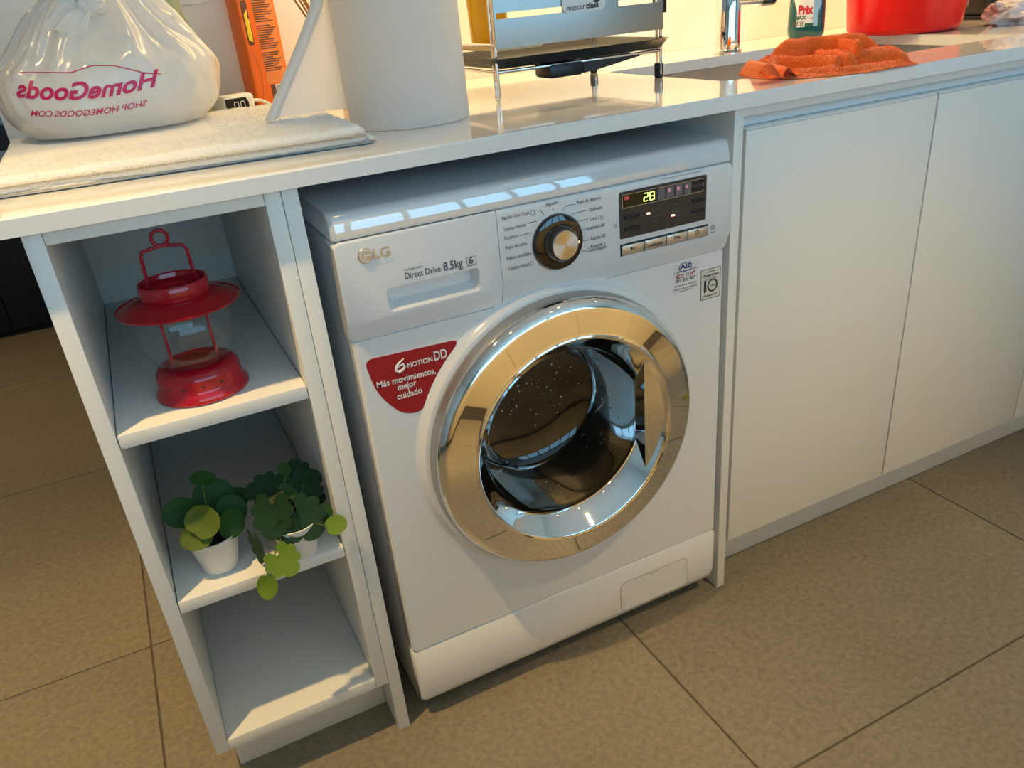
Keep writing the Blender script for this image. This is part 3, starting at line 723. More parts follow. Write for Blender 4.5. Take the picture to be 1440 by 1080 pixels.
# ---- stickers on the lower panel
yS2 = yP
def sticker(name, pts, rad, m, y=yS2, th_=.0008):
    P = [px(*p, y) for p in pts]; return prism(name, round_poly(P, rad, 8), y-th_, y+.0002, m, wm, axis='y')
rs = sticker('red_sticker', [(511, 507), (645, 477), (594, 579), (566, 582), (531, 556)], [.014, .010, .022, .02, .035], M['redst'])
yR = yS2-.0008
x, z = px(566, 513, yR)
six = [(567.5, 504), (561, 510), (557, 516), (557, 521), (561, 522.5), (566, 520), (569, 515), (566.5, 511.5), (561.5, 514.5), (559.5, 517.5)]
add('lettering', *tube_data([Vector((px(a, b_, yR)[0], yR-.0003, px(a, b_, yR)[1])) for a, b_ in six], [.0008, .0016, .002, .0022, .0024, .0022, .002, .0016, .0012, .0008], 6), M['white'], rs)
text_on_y('lettering', 'MOTION', (573, 517.5), (608.5, 507.5), yR, M['white'], rs, hpx=7, bold=.02)
text_on_y('lettering', 'DD', (611, 507), (629, 502), yR, M['white'], rs, hpx=13, bold=.02)
text_on_y('lettering', 'Más movimientos,', (530.5, 546), (613, 524.5), yR, M['white'], rs, hpx=9, bold=.02)
text_on_y('lettering', 'mejor', (560, 549), (586, 541.5), yR, M['white'], rs, hpx=9, bold=.02)
text_on_y('lettering', 'cuidado', (559, 562), (594, 552), yR, M['white'], rs, hpx=9, bold=.02)
wsx0, wsz1 = px(985.5, 380.5, yS2); wsx1, _ = px(1013, 373.5, yS2); _, wsz0 = px(986, 422.5, yS2)
_, zz = px(1013, 373.5, yS2); wsz1 = (wsz1+zz)/2
ws = box('warranty_sticker', wsx0, wsx1, yS2-.0006, yS2, wsz0, wsz1, M['stick'], wm, bevel=0)
yW = yS2-.0006
frame2d('border', wsx0, wsx1, wsz0, wsz1, .0008, M['printk'], ws, yW)
sw, sh = wsx1-wsx0, wsz1-wsz0
def text_at(s_, a0, a1, b_, hh, m, parent, bold=.01, x0_=None, z0_=None, w_=None, h_=None, y=None):
    V_, F_ = text_data(s_, bold=bold); xa = min(q.x for q in V_); xb = max(q.x for q in V_); sc = w_*(a1-a0)/(xb-xa)
    return add('lettering', [Vector((x0_+w_*a0+(q.x-xa)*sc, y-.0004, z0_+h_*b_+q.y*hh*h_/.7)) for q in V_], F_, m, parent)
kw = dict(x0_=wsx0, z0_=wsz0, w_=sw, h_=sh, y=yW)
text_at('INVERTER', .28, .74, .88, .04, M['printk'], ws, **kw); text_at('Direct Drive', .12, .90, .74, .09, M['printk'], ws, .02, **kw); text_at('MOTOR', .25, .78, .67, .03, M['printk'], ws, **kw)
text_at('1', .16, .28, .26, .34, M['printk'], ws, .06, **kw); text_at('YEAR', .48, .74, .40, .05, M['printk'], ws, **kw); text_at('WARRANTY', .14, .84, .08, .06, M['printk'], ws, .02, **kw)
add('lettering', *tube_data([Vector((wsx0+sw*.60+sw*.23*math.cos(2*PI*k/24), yW-.0004, wsz0+sh*.43+sw*.25*math.sin(2*PI*k/24))) for k in range(24)], .0013, 4, True), M['printk'], ws)
box('divider', wsx0+sw*.1, wsx1-sw*.1, yW-.0003, yW, wsz0+sh*.635, wsz0+sh*.645, M['reed'], ws, bevel=0)
x0_, z0_ = px(947.5, 411.5, yS2); x1_, _ = px(981, 402, yS2); _, z1_ = px(952, 371, yS2)
ss = box('service_sticker', x0_, x1_, yS2-.0004, yS2, z0_-.001, z1_, mat('service_sticker_film', (.74, .74, .72), .25), wm, bevel=0)
yV = yS2-.0004
x, z = px(963.5, 375, yS2)
add('oval_badge', *tube_data([Vector((a, yV-.0002, b_)) for a, b_ in rrect(x-.0115, x+.0115, z-.0062, z+.0062, .006, 5)], .0006, 4, True), M['printn'], ss)
text_on_y('lettering', 'AIE', (955.5, 379), (972, 375), yV, M['printn'], ss, hpx=6, bold=.04)
text_on_y('lettering', 'EL SERVICIO DE SU HOGAR', (947.5, 386), (979.5, 377), yV, M['printn'], ss, hpx=2)
text_on_y('lettering', '4225 1134*', (950, 393), (977.5, 385), yV, M['printr'], ss, hpx=5.5, bold=.02)
text_on_y('lettering', '093 420 007', (950, 398.5), (977, 391), yV, M['printk'], ss, hpx=4.5)
text_on_y('lettering', 'Servicio técnico autorizado', (948.5, 404.5), (979, 396.5), yV, M['printk'], ss, hpx=2)
text_on_y('lettering', 'Todos los electrodomésticos', (947.5, 409.5), (980, 401), yV, M['printk'], ss, hpx=2)
text_on_y('lettering', 'Todas las marcas', (954, 411.5), (973, 406), yV, M['printk'], ss, hpx=2)

# ------------------------------------------------------------------ lantern on the top shelf
lb = at(287, 546, 'z', s1); lc = Vector((lb.x, lb.y, s1))
print('lantern', lc)
lt = thing('lantern', 'small red metal lantern with clear glass globe on the top shelf', 'lantern', lc)
k_ = 1.0
def LP(p): return [(r_*k_, h*k_) for r_, h in p]
base = lathe('base', LP([(0, .0005), (.055, .0005), (.0575, .002), (.0575, .007), (.054, .012), (.0515, .017), (.0515, .028), (.050, .034), (.046, .039), (.040, .041), (.036, .039), (.034, .037), (0, .037)]), lc, M['red'], lt, seg=56)
for k in range(14):
    q = 2*PI*k/14+.2; c_ = lc+Vector((.0514*math.cos(q), .0514*math.sin(q), .0225))
    d = Vector((math.cos(q), math.sin(q), 0)); a_ = Vector((-d.y, d.x, 0))
    add('vent_hole', [c_+d*.0004+a_*.0017*math.cos(j*PI/4)+Vector((0, 0, .0017*math.sin(j*PI/4))) for j in range(8)], [list(range(8))], M['dark'], base)
gp = []
for k in range(21):
    q = -1.0+1.93*k/20; gp.append((.059*math.cos(q), .083+.056*math.sin(q)))
lathe('globe', gp, lc, M['clear'], lt, seg=48)
lathe('globe_seat', [(.034, .0375), (.030, .040), (.028, .039)], lc, M['red'], lt, seg=40)
for s_ in (-1, 1): tube('upright_rod', [lc+Vector((s_*.027, 0, .037)), lc+Vector((s_*.027, 0, .126))], .0018, M['redw'], lt)
HT = .119
brim = lathe('brim', [(.0735, HT), (.072, HT-.0012), (.066, HT+.001), (.052, HT+.007), (.041, HT+.0105), (.039, HT+.0100), (.052, HT+.0055), (.068, HT-.0013), (.073, HT-.002), (.0735, HT)], lc, M['red'], lt, seg=64)
crown = lathe('crown', [(.0405, HT+.0100), (.0415, HT+.012), (.0410, HT+.026), (.0395, HT+.0285), (.037, HT+.027), (.036, HT+.022), (.028, HT+.020), (.020, HT+.020), (.019, HT+.014), (.016, HT+.014)], lc, M['red'], lt, seg=56)
for s_ in (-1, 1): box('crown_slot', lc.x+s_*.008-.006, lc.x+s_*.008+.006, lc.y-.036, lc.y-.030, lc.z+HT+.0195, lc.z+HT+.022, M['blackm'], crown, bevel=.0005)
hz = HT+.021; hw = .027; ht = HT+.066
pts = [(-hw-.003, hz), (-hw, hz+.010), (-hw+.001, ht-.006), (-hw+.004, ht), (-.012, ht+.002), (-.005, ht+.003)]
pts += [(.005, ht+.003), (.012, ht+.002), (hw-.004, ht), (hw-.001, ht-.006), (hw, hz+.010), (hw+.003, hz)]
hd = tube('handle', [lc+Vector((a, .004, b_)) for a, b_ in pts], .0021, M['redw'], lt, seg=8)
tube('loop', [lc+Vector((.0092*math.cos(2*PI*k/24), .004, ht+.0128+.0092*math.sin(2*PI*k/24))) for k in range(24)], .0021, M['redw'], hd, closed=True)

# ------------------------------------------------------------------ plants on the middle shelf
def leaf_data(c, n, up, L_, W_, cup=.12, notches=0, seg=18):
    """leaf blade centred at c, normal n, tip towards up"""
    n = n.normalized(); up = (up-n*up.dot(n)).normalized(); sd = up.cross(n)
    V_ = [c-n*cup*L_*.4]; F_ = []
    m_ = []
    N_ = 64 if notches else 28
    for k in range(N_):
        q = 2*PI*k/N_; r_ = 1.0
        a, b_ = math.sin(q), -math.cos(q)            # b_: along the tip axis, q=0 at the stalk
        if not notches:
            r_ = 1-.22*math.exp(-(q/.35)**2)-.22*math.exp(-((2*PI-q)/.35)**2)
        else:
            ph = (abs(math.atan2(a, b_)))/PI           # 0 at tip .. 1 at stalk
            nn = abs(math.sin(ph*PI*notches))
            r_ = .70+.30*nn**.45 if ph > .10 else 1.06-.3*ph
            if ph > .93: r_ = .35
        V_.append(c+sd*(a*W_/2*r_)+up*(b_*L_/2*r_)+n*(cup*L_*(r_*r_*.6-.4*abs(a))))
    # mid ring for curvature
    base = list(V_)
    mids = [base[0]*.5+base[i]*.5+n*(-cup*L_*.05) for i in range(1, N_+1)]
    V_ = [base[0]]+mids+base[1:]
    for k in range(N_):
        j = (k+1) % N_; F_.append([0, 1+k, 1+j]); F_.append([1+k, 1+N_+k, 1+N_+j, 1+j])
    return V_, F_
def pot(t, c, rt_, rb_, h):
    lathe('pot', [(0, .0003), (rb_-.002, .0003), (rb_, .002), (rt_-.001, h-.003), (rt_, h), (rt_-.0025, h), (rt_-.004, h-.012), (0, h-.012)], c, M['pot'], t, seg=40)
    lathe('soil', [(rt_-.0042, h-.0115), (rt_*.6, h-.0085), (0, h-.007)], c, M['soil'], t, seg=24)
def leaf(t, base, u, v, y, L_, W_, n, up, m, notches=0, cup=.12, bend=.3):
    c = at(u, v, 'y', y)
    lv, lf = leaf_data(c, Vector(n), Vector(up), L_, W_, cup, notches)
    over = max(q.x for q in lv)-(x2-.0015)
    if over > 0 and max(q.y for q in lv) > -.001:      # keep clear of the side panel
        lv = [q-Vector((over, 0, 0)) for q in lv]; c = c-Vector((over, 0, 0))
    o = add('leaf', lv, lf, m, t, True, auto=80)
    n_ = Vector(n).normalized(); upv = (Vector(up)-n_*Vector(up).dot(n_)).normalized()
    e = c-upv*L_*.30; mid = (base+e)/2+Vector((0, 0, abs(bend)*(e-base).length*.3))
    pts = [((1-q)**2)*base+2*q*(1-q)*mid+q*q*e for q in [k/8 for k in range(9)]]
    tube('stalk', pts, .0009, M['stem'], t, seg=6)
    return o
p1 = at(310, 804, 'z', s2)+Vector((.004, .014, 0)); p1.z = s2
print('pot1', p1)
pl = thing('potted_plant', 'small round leaved plant in a tapered white pot', 'plant', p1, group='potted plants on the middle shelf')
pot(pl, p1, .0345, .0235, .056)
B1 = p1+Vector((0, 0, .050)); Y = p1.y
for u, v, dy, L_, W_, n, up, m in [
    (285, 673, .006, .022, .031, (.05, -.55, .85), (.2, .3, .6), 'leafa'),
    (300, 697, .012, .046, .050, (.1, -.75, .65), (.1, .3, .8), 'leafa'),
    (255, 721, -.004, .046, .038, (-.25, -.8, .55), (-.9, -.1, .25), 'leafa'),
    (285, 734, -.030, .042, .042, (-.25, -.85, .45), (.55, -.1, .6), 'leafb'),
    (328, 702, .010, .044, .030, (.2, -.6, .75), (.95, .1, .1), 'leafa'),
    (325, 718, -.012, .040, .040, (.25, -.85, .45), (.8, -.1, .1), 'leafa'),
    (325, 736, -.018, .036, .038, (.3, -.8, .2), (.8, -.2, -.25), 'leafa'),
    (277, 754, -.030, .042, .034, (-.2, -.85, .45), (-.75, -.3, .05), 'leafb'),
    (286, 716, .004, .036, .036, (0, -.7, .7), (-.2, .1, .6), 'leafa'),
    (308, 742, .016, .036, .036, (0, -.9, .3), (.2, .1, .6), 'leafa')]:
    leaf(pl, B1, u, v, Y+dy+(.010 if v < 730 else 0), L_*1.06, W_*1.10, n, up, M[m], 0, .13)
p2 = at(421, 786, 'z', s2)+Vector((.006, .016, 0)); p2.z = s2
print('pot2', p2)
pl2 = thing('potted_plant', 'small trailing split leaf plant in a white pot', 'plant', p2, group='potted plants on the middle shelf')
pot(pl2, p2, .0335, .0235, .054)
B2 = p2+Vector((0, 0, .050)); Y = p2.y
for u, v, dy, L_, W_, n, up, m in [
    (376, 688, .00, .046, .042, (-.2, -.6, .75), (-.8, 0, .3), 'leafc'), (399, 662, .01, .020, .016, (-.3, -.8, .3), (.2, 0, 1), 'leafa'),
    (421, 668, .02, .040, .034, (.0, -.6, .7), (-.1, .3, .8), 'leafc'), (441, 684, .005, .052, .046, (.2, -.75, .6), (.6, 0, .5), 'leafc'),
    (383, 722, -.012, .056, .046, (-.2, -.9, .3), (-.2, -.2, -.8), 'leafc'), (424, 728, -.016, .056, .056, (.1, -.85, .4), (.35, -.2, -.7), 'leafc'),
    (402, 696, -.006, .030, .026, (-.1, -.8, .5), (-.2, 0, .6), 'leafa'), (462, 720, .00, .030, .022, (.2, -.7, .6), (.9, 0, .1), 'leafa'),
    (472, 738, -.034, .026, .022, (.1, -.8, .5), (.95, 0, .05), 'leafd'), (361, 766, -.016, .044, .032, (-.92, -.38, .05), (0, -.2, -1), 'leafc'),
    (397, 787, -.045, .042, .040, (.1, -.9, .35), (.3, -.2, -.6), 'leafd'), (376, 824, -.052, .032, .022, (0, -.95, .2), (-.1, 0, -1), 'leafd'),
    (450, 700, .015, .040, .034, (.3, -.7, .5), (.7, 0, .1), 'leafc'), (405, 745, -.022, .034, .030, (-.1, -.9, .2), (-.1, -.2, -.8), 'leafc'), (410, 705, .02, .046, .040, (0, -.7, .6), (0, 0, 1), 'leafc')]:
    leaf(pl2, B2, u, v, Y+dy+(.014 if v < 712 else -.004), L_*1.22, W_*1.22, n, up, M[m], 4.5 if W_ > .024 else 0, .08, .5)

# ------------------------------------------------------------------ things on the counter
def fuzz_data(V_, F_, n, ln, wd, cond=None):
    """short fibre tufts standing on a surface"""
    tris = []
    for f in F_:
        for i in range(1, len(f)-1): tris.append((f[0], f[i], f[i+1]))
    ars = []; tot = 0
    for t_ in tris:
        a, b_, c_ = (Vector(V_[i]) for i in t_); tot += (b_-a).cross(c_-a).length; ars.append(tot)
    import bisect
    OV, OF = [], []
    for _ in range(n):
        i = bisect.bisect(ars, random.random()*tot); a, b_, c_ = (Vector(V_[q]) for q in tris[min(i, len(tris)-1)])
        r_, s_ = random.random(), random.random()
        if r_+s_ > 1: r_, s_ = 1-r_, 1-s_
        p = a+(b_-a)*r_+(c_-a)*s_; nn = (b_-a).cross(c_-a)
        if nn.length < 1e-12: continue
        nn.normalize()
        if cond and not cond(p, nn): continue
        d = (nn+Vector((random.uniform(-.7, .7), random.uniform(-.7, .7), random.uniform(-.7, .5)))).normalized()
        sd = d.orthogonal().normalized(); sd.rotate(Matrix.Rotation(random.uniform(0, PI), 3, d))
        k = len(OV); OV += [p-sd*wd-d*.0005, p+sd*wd-d*.0005, p+d*ln*random.uniform(.5, 1.2)]; OF.append([k, k+1, k+2])
    return OV, OF
# towel
def slab(xa, xb, ya, yb2, z0, T_, nx, ny, seed):
    V_, F_ = [], []
    R_ = T_*.5
    for layer in (0, 1):
        for i in range(nx+1):
            for j in range(ny+1):
                s_, t_ = i/nx, j/ny
                def edge(q, L_):               # cluster samples at the rim
                    return q
                x = xa+(xb-xa)*s_; y = ya+(yb2-ya)*t_
                d = min((x-xa), (xb-x), (y-ya), (yb2-y)); k = min(1, max(0, d)/R_); rnd = math.sqrt(max(0, 1-(1-k)**2))
                h = R_*rnd
                w = noise.noise(Vector((x*13, y*13, seed)))*.0020+noise.noise(Vector((x*60, y*60, seed)))*.0006
                if layer == 0:
                    band = math.exp(-((x-.345-.10*(y-.1))/.006)**2)*.0022
                    z = z0+R_+h+w*rnd-band*rnd
                else: z = z0+R_-h+.0004
                x2_ = x+.006*noise.noise(Vector((y*9, 5, seed)))*(2*s_-1)+.03*(y-.07)*max(0, s_-.5)*2
                y2_ = y+.005*noise.noise(Vector((x*9, 9, seed)))*(1-2*t_)-.030*(s_-.1)*(1-t_)
                V_.append(Vector((x2_, y2_, z)))
    m_ = (nx+1)*(ny+1)
    for i in range(nx):
        for j in range(ny):
            a = i*(ny+1)+j; F_.append([a, a+ny+1, a+ny+2, a+1]); F_.append([m_+a, m_+a+1, m_+a+ny+2, m_+a+ny+1])
    for i in range(nx):
        for j in (0, ny):
            a = i*(ny+1)+j; F_.append([a, a+ny+1, m_+a+ny+1, m_+a])
    for j in range(ny):
        for i in (0, nx):
            a = i*(ny+1)+j; F_.append([a, a+1, m_+a+1, m_+a])
    return V_, F_
sA = slab(-.026, .406, .0960, .50, ct+.0004, .0080, 220, 170, 3.1)
sB = slab(-.026, .397, .092, .50, ct+.0028, .0202, 220, 170, 7.7)
tv_, tf_ = join(sA, sB)
tw = add('towel', tv_, tf_, M['towel'], None, True, auto=180)
tag(tw, 'folded white terry towel lying under the plastic bag', 'towel')
zsel = ct+.003
fz = fuzz_data(tv_, tf_, 90000, .0030, .00032, lambda p, n_: p.z > zsel and (p.y < .22 or p.x > .24))
tag(add('pile', *fz, M['towel'], tw), kind='stuff')
TZ = ct+.0275

# plastic bag
bc = Vector((.133, .425, TZ))
def lerp(tab, q):
    for (a, va), (b_, vb) in zip(tab, tab[1:]):
        if q <= b_:
            w_ = (q-a)/(b_-a); return va+(vb-va)*w_
    return tab[-1][1]
def bag_data():
    NL, NA, HB = 80, 220, .222
    V_, F_ = [], []
    for i in range(NL):
        t_ = i/(NL-1); h = HB*t_
        def sm(tab): return (lerp(tab, h)+lerp(tab, max(0, h-.006))+lerp(tab, h+.006))/3
        a = sm([(0, .114), (.008, .130), (.03, .148), (.06, .155), (.088, .151), (.10, .136), (.15, .082), (.19, .040), (.21, .018), (.23, .012)])
        b_ = sm([(0, .085), (.008, .097), (.03, .112), (.06, .112), (.088, .104), (.10, .094), (.15, .056), (.19, .030), (.21, .016), (.23, .012)])
        ox = sm([(0, -.002), (.08, .002), (.15, .012), (.23, .020)])
        g_ = min(1, max(0, (h-.075)/.06))
        for k in range(NA):
            q = 2*PI*k/NA; c_, s_ = math.cos(q), math.sin(q)
            wq = q+.10*math.sin(3*q+4*t_)
            # gathers: sharp pleats running up to the knot
            pl_ = 1-abs(math.sin(7*wq+.6))**.7; p2_ = 1-abs(math.sin(13*wq+1.9+3*t_))**.8
            wr = 1+g_*(.20*(pl_-.35)+.09*(p2_-.35))
            n1 = noise.noise(Vector((c_*1.8, s_*1.8, h*16)))
            cr = noise.ridged_multi_fractal(Vector((c_*2.4+h*9, s_*2.4, h*12+3)), .9, 2.0, 2, 1.0, 2.0)
            wr *= 1+.045*n1+.034*(cr-1.1)*min(1, h/.02)
            V_.append(bc+Vector((ox+a*wr*abs(c_)**.9*math.copysign(1, c_), b_*wr*abs(s_)**.9*math.copysign(1, s_), h+.010*n1*math.sin(PI*t_))))
    for i in range(NL-1):
        for k in range(NA):
            j = (k+1) % NA; F_.append([i*NA+k, i*NA+j, (i+1)*NA+j, (i+1)*NA+k])
    F_.append(list(range(NA))[::-1])
    return V_, F_
bagE = thing('plastic_bag', 'knotted white plastic carrier bag with crimson mirrored lettering on the towel', 'bag', bc)
bv, bf = bag_data()
bagbody = add('bag_body', bv, bf, M['bag'], bagE, True, auto=180)
top = bc+Vector((-.022, 0, .170))
# knot and the two tied ears
def blob(name, c, rx, ry, rz, m, parent, amp=.25, sc=1.6, sub=4, seed=0):
    b = bmesh.new(); bmesh.ops.create_icosphere(b, subdivisions=sub, radius=1)
    for vv in b.verts:
        n_ = vv.co.normalized(); k = 1+amp*(noise.ridged_multi_fractal(n_*sc+Vector((seed, seed*2, 0)), .7, 2.2, 4, 1, 2)-1)
        vv.co = Vector((c[0]+n_.x*rx*k, c[1]+n_.y*ry*k, c[2]+n_.z*rz*k))
    d = bm_data(b); b.free(); return add(name, d[0], d[1], m, parent, True, auto=180)
kn = at(128, 8, 'y', bc.y-.055)
blob('knot', kn, .020, .017, .014, M['bag'], bagE, .18, 1.3, 5, 3)
def fan(c, dr, nrm, L_, W_, seed):
    """ruffled flap of film fanning out from c along dr"""
    dr = Vector(dr).normalized(); nrm = Vector(nrm); nrm = (nrm-dr*nrm.dot(dr)).normalized(); sd = dr.cross(nrm)
    NU, NV = 70, 26; V_, F_ = [], []
    for i in range(NU+1):
        u = 2*i/NU-1
        for j in range(NV+1):
            v = j/NV; w = .16+.84*v**.8; rl_ = L_*(1-.35*u*u+.12*noise.noise(Vector((u*2.5, seed, 0))))
            fold = (1-abs(math.sin(5.5*u+seed)))*.9+.5*noise.noise(Vector((u*4, v*2.5, seed)))
            p = c+dr*(v*rl_*math.cos(u*.55))+sd*(u*W_*w)+nrm*(fold*.011*(.25+.75*v)+.012*math.sin(PI*v)-.010*u*u*v)
            V_.append(p)
    for i in range(NU):
        for j in range(NV):
            a = i*(NV+1)+j; F_.append([a, a+NV+1, a+NV+2, a+1])
    return add('ear', V_, F_, M['bag'], bagE, True, auto=180)
fan(kn, (-.9, -.25, -.38), (-.1, -.85, .5), .062, .030, 1.3)
fan(kn+Vector((.004, 0, .004)), (.35, .1, .9), (-.2, -.9, .1), .05, .026, 4.1)
blob('filling', bc+Vector((.002, .004, .060)), .118, .078, .056, M['bagin'], bagE, .2, 1.5, 4, 21)
bvh = BVHTree.FromPolygons(bv, bf)
vd = (bc+Vector((0, 0, .08))-_C).normalized()
def on_bag(P, lift=.0012):
    hit, n_, i, d = bvh.ray_cast(P-vd*.5, vd)
    return (hit-vd*lift) if hit else None
def bag_text(s_, pl_, pr_, hpx, arch=0.0, bold=.015):
    """mirrored print between two pixels, laid on the bag film"""
    yy = bc.y-.10
    V_, F_ = text_data(s_, res=6, bold=bold)
    b = bmesh.new(); vs = [b.verts.new(q) for q in V_]
    for f in F_:
        try: b.faces.new([vs[i] for i in f])
        except ValueError: pass
    bmesh.ops.triangulate(b, faces=b.faces); 
    for _ in range(2):
        bmesh.ops.subdivide_edges(b, edges=[e for e in b.edges if e.calc_length() > .12], cuts=1, use_grid_fill=False); bmesh.ops.triangulate(b, faces=b.faces)
    V_, F_ = bm_data(b); b.free()
    xa = min(q.x for q in V_); xb = max(q.x for q in V_); out = []
    for q in V_:
        k = 1-(q.x-xa)/(xb-xa)
        u = pl_[0]+(pr_[0]-pl_[0])*k; v = pl_[1]+(pr_[1]-pl_[1])*k+arch*4*k*(1-k)
        P = at(u+q.y/.7*hpx*.22, v-q.y/.7*hpx, 'y', yy); P = on_bag(P) or P; out.append(P)
    return add('lettering', out, F_, M['magenta'], bagbody)
bag_text('HomeGoods', (20, 136), (217, 121), 24, arch=10, bold=.03)
bag_text('SHOP HOMEGOODS.COM', (42, 164), (205, 148), 8.5, arch=6, bold=.012)
def bag_line(pts, r_=.0006):
    P = []
    for (a, b_) in zip(pts, pts[1:]):
        for k in range(6):
            q = k/6; X = at(a[0]+(b_[0]-a[0])*q, a[1]+(b_[1]-a[1])*q, 'y', bc.y-.10); X = on_bag(X, .0008)
            if X: P.append(X)
    if len(P) > 2: add('print_line', *tube_data(P, r_, 5), M['magenta'], bagbody, True)
bag_line([(25, 102), (100, 102), (130, 92), (160, 92), (205, 103), (230, 104)], .0007)
for pts in ([(132, 199), (141, 201), (145, 208), (136, 210), (134, 203)], [(146, 198), (161, 202), (159, 210), (148, 208), (152, 203)], [(121, 214), (129, 206), (137, 212), (131, 217), (123, 217)], [(138, 216), (150, 212), (170, 213), (160, 217)]):
    bag_line(pts+[pts[0]], .0006)

# kitchen roll
fr_ = at(579, 182, 'z', ct); dirv = Vector((fr_.x-_C.x, fr_.y-_C.y, 0)).normalized(); RR = .0865
rc = Vector((fr_.x, fr_.y, ct))+dirv*RR
print('roll', rc)
roll = thing('kitchen_roll', 'large white kitchen paper roll standing on the counter, loose sheet hanging', 'paper roll', rc)
lathe('paper_roll', [(.022, .0008), (RR-.001, .0008), (RR, .002), (RR, .258), (RR-.001, .26), (.022, .26), (.022, .0008)], rc, M['paper'], roll, seg=96)
lathe('cardboard_core', [(.0215, .0008), (.0215, .26), (.0195, .26), (.0195, .0008)], rc, M['reed'], roll, seg=32)
# loose sheet flaring out at the left, its outer edge curled
lft = Vector((-dirv.y, dirv.x, 0))          # to the left as seen
V_, F_ = [], []; NH, NS = 40, 44
P_lo = at(371, 184, 'y', rc.y-.045); P_hi = at(489, 0, 'y', rc.y-.02)
for i in range(NH+1):
    t_ = i/NH; z = .026+.232*t_
    zz = rc.z+z
    q = max(0, 1-(zz-P_lo.z)/(P_hi.z-P_lo.z)); q = q**1.05
    ext = .014+.095*min(1.08, q)             # how far the free edge stands off the roll
    a0 = math.atan2(lft.y, lft.x)
    for j in range(NS+1):
        s_ = j/NS
        if s_ < .25:                         # still wrapped
            a = a0-.55*(1-s_/.25)*1.0; p = rc+Vector((math.cos(a)*(RR+.0012), math.sin(a)*(RR+.0012), 0))
        else:
            k = (s_-.25)/.75; tang = lft
            # leaves the roll tangentially then swings outwards
            p = rc+lft*(RR+.0012)+(lft*.96-dirv*.28)*(ext*min(k, .86)/.86)
            p += dirv*(.012*math.sin(PI*min(k, .86)/.86))
            if k > .86:                      # curl
                c_ = (k-.86)/.14*PI*1.6; rr_ = .011
                p += lft*rr_*math.sin(c_)*.8+(-dirv)*rr_*(1-math.cos(c_))
        V_.append(Vector((p.x, p.y, zz)))
for i in range(NH):
    for j in range(NS):
        a = i*(NS+1)+j; F_.append([a, a+1, a+NS+2, a+NS+1])
add('loose_sheet', V_, F_, M['paper'], roll, True, auto=180)

# dish rack
FLf, FRf, BKf = at(699, 143, 'z', ct), at(936, 110, 'z', ct), at(811, 110, 'z', ct)
print('rack', FLf, FRf, BKf)
ry = (FLf.y+FRf.y)/2; rx0, rx1 = FLf.x, FRf.x; rbk = ry+.215
rk = thing('dish_rack', 'stainless steel dish rack with black drip tray and wire legs', 'dish rack', ((rx0+rx1)/2, (ry+rbk)/2, ct))
wr_ = .0026
def uleg(x, y, tip):
    n_ = 'wire_leg'
    pts = [(x-.001, y+.011, ct+.30), (x-.001, y+.011, ct+.008)]+[(x-.001, y+.0055+.0055*math.cos(q), ct+.0083-.0056*math.sin(q)) for q in [PI*k/8 for k in range(9)]]+[(x-.001, y, ct+.008), (x-.001, y, ct+.30)]
    tube(n_, [Vector(p) for p in pts], wr_, M['chrome'], rk)
    if tip: lathe('rubber_foot', [(0, .0003), (.0065, .0003), (.0075, .003), (.0078, .022), (.0068, .024), (0, .024)], (x-.001, y+.0055, ct), M['blackm'], rk, seg=20)
uleg(rx0, ry, False); uleg(rx1, ry, True); uleg(rx0+.004, rbk, True); uleg(rx1, rbk, True)
zt_ = ct+.048
for y in (ry, rbk): tube('cross_wire', [Vector((rx0, y, zt_-.004)), Vector((rx1, y, zt_-.004))], wr_, M['chrome'], rk)
for x in (rx0, rx1): tube('cross_wire', [Vector((x, ry, zt_-.004)), Vector((x, rbk, zt_-.004))], wr_, M['chrome'], rk)
def rr3(x0_, x1_, y0_, y1_, r_, z): return [Vector((a, b_, z)) for a, b_ in rrect(x0_, x1_, y0_, y1_, r_, 4)]
ta, tb_, tc_, td_ = rx0-.008, rx1+.012, ry-.012, rbk+.02
tray = loft('drip_tray', [rr3(ta+.02, tb_-.02, tc_+.02, td_-.02, .01, zt_-.001), rr3(ta+.008, tb_-.008, tc_+.008, td_-.008, .014, zt_+.001), rr3(ta, tb_, tc_, td_, .016, zt_+.014), rr3(ta-.003, tb_+.003, tc_-.003, td_+.003, .016, zt_+.0155),
        rr3(ta+.003, tb_-.003, tc_+.003, td_-.003, .015, zt_+.0150), rr3(ta+.012, tb_-.012, tc_+.012, td_-.012, .012, zt_+.004), rr3(ta+.03, tb_-.03, tc_+.03, td_-.03, .01, zt_+.003)], M['black'], rk)
box('spout', rx0+.09, rx0+.155, ry-.004, ry+.05, zt_-.024, zt_-.002, M['black'], tray, bevel=.005)
prism('spout_lip', [(rx0+.155, zt_-.022), (rx0+.18, zt_-.020), (rx0+.265, zt_-.008), (rx0+.265, zt_-.003), (rx0+.155, zt_-.003)], ry-.002, ry+.03, M['black'], tray, axis='y')
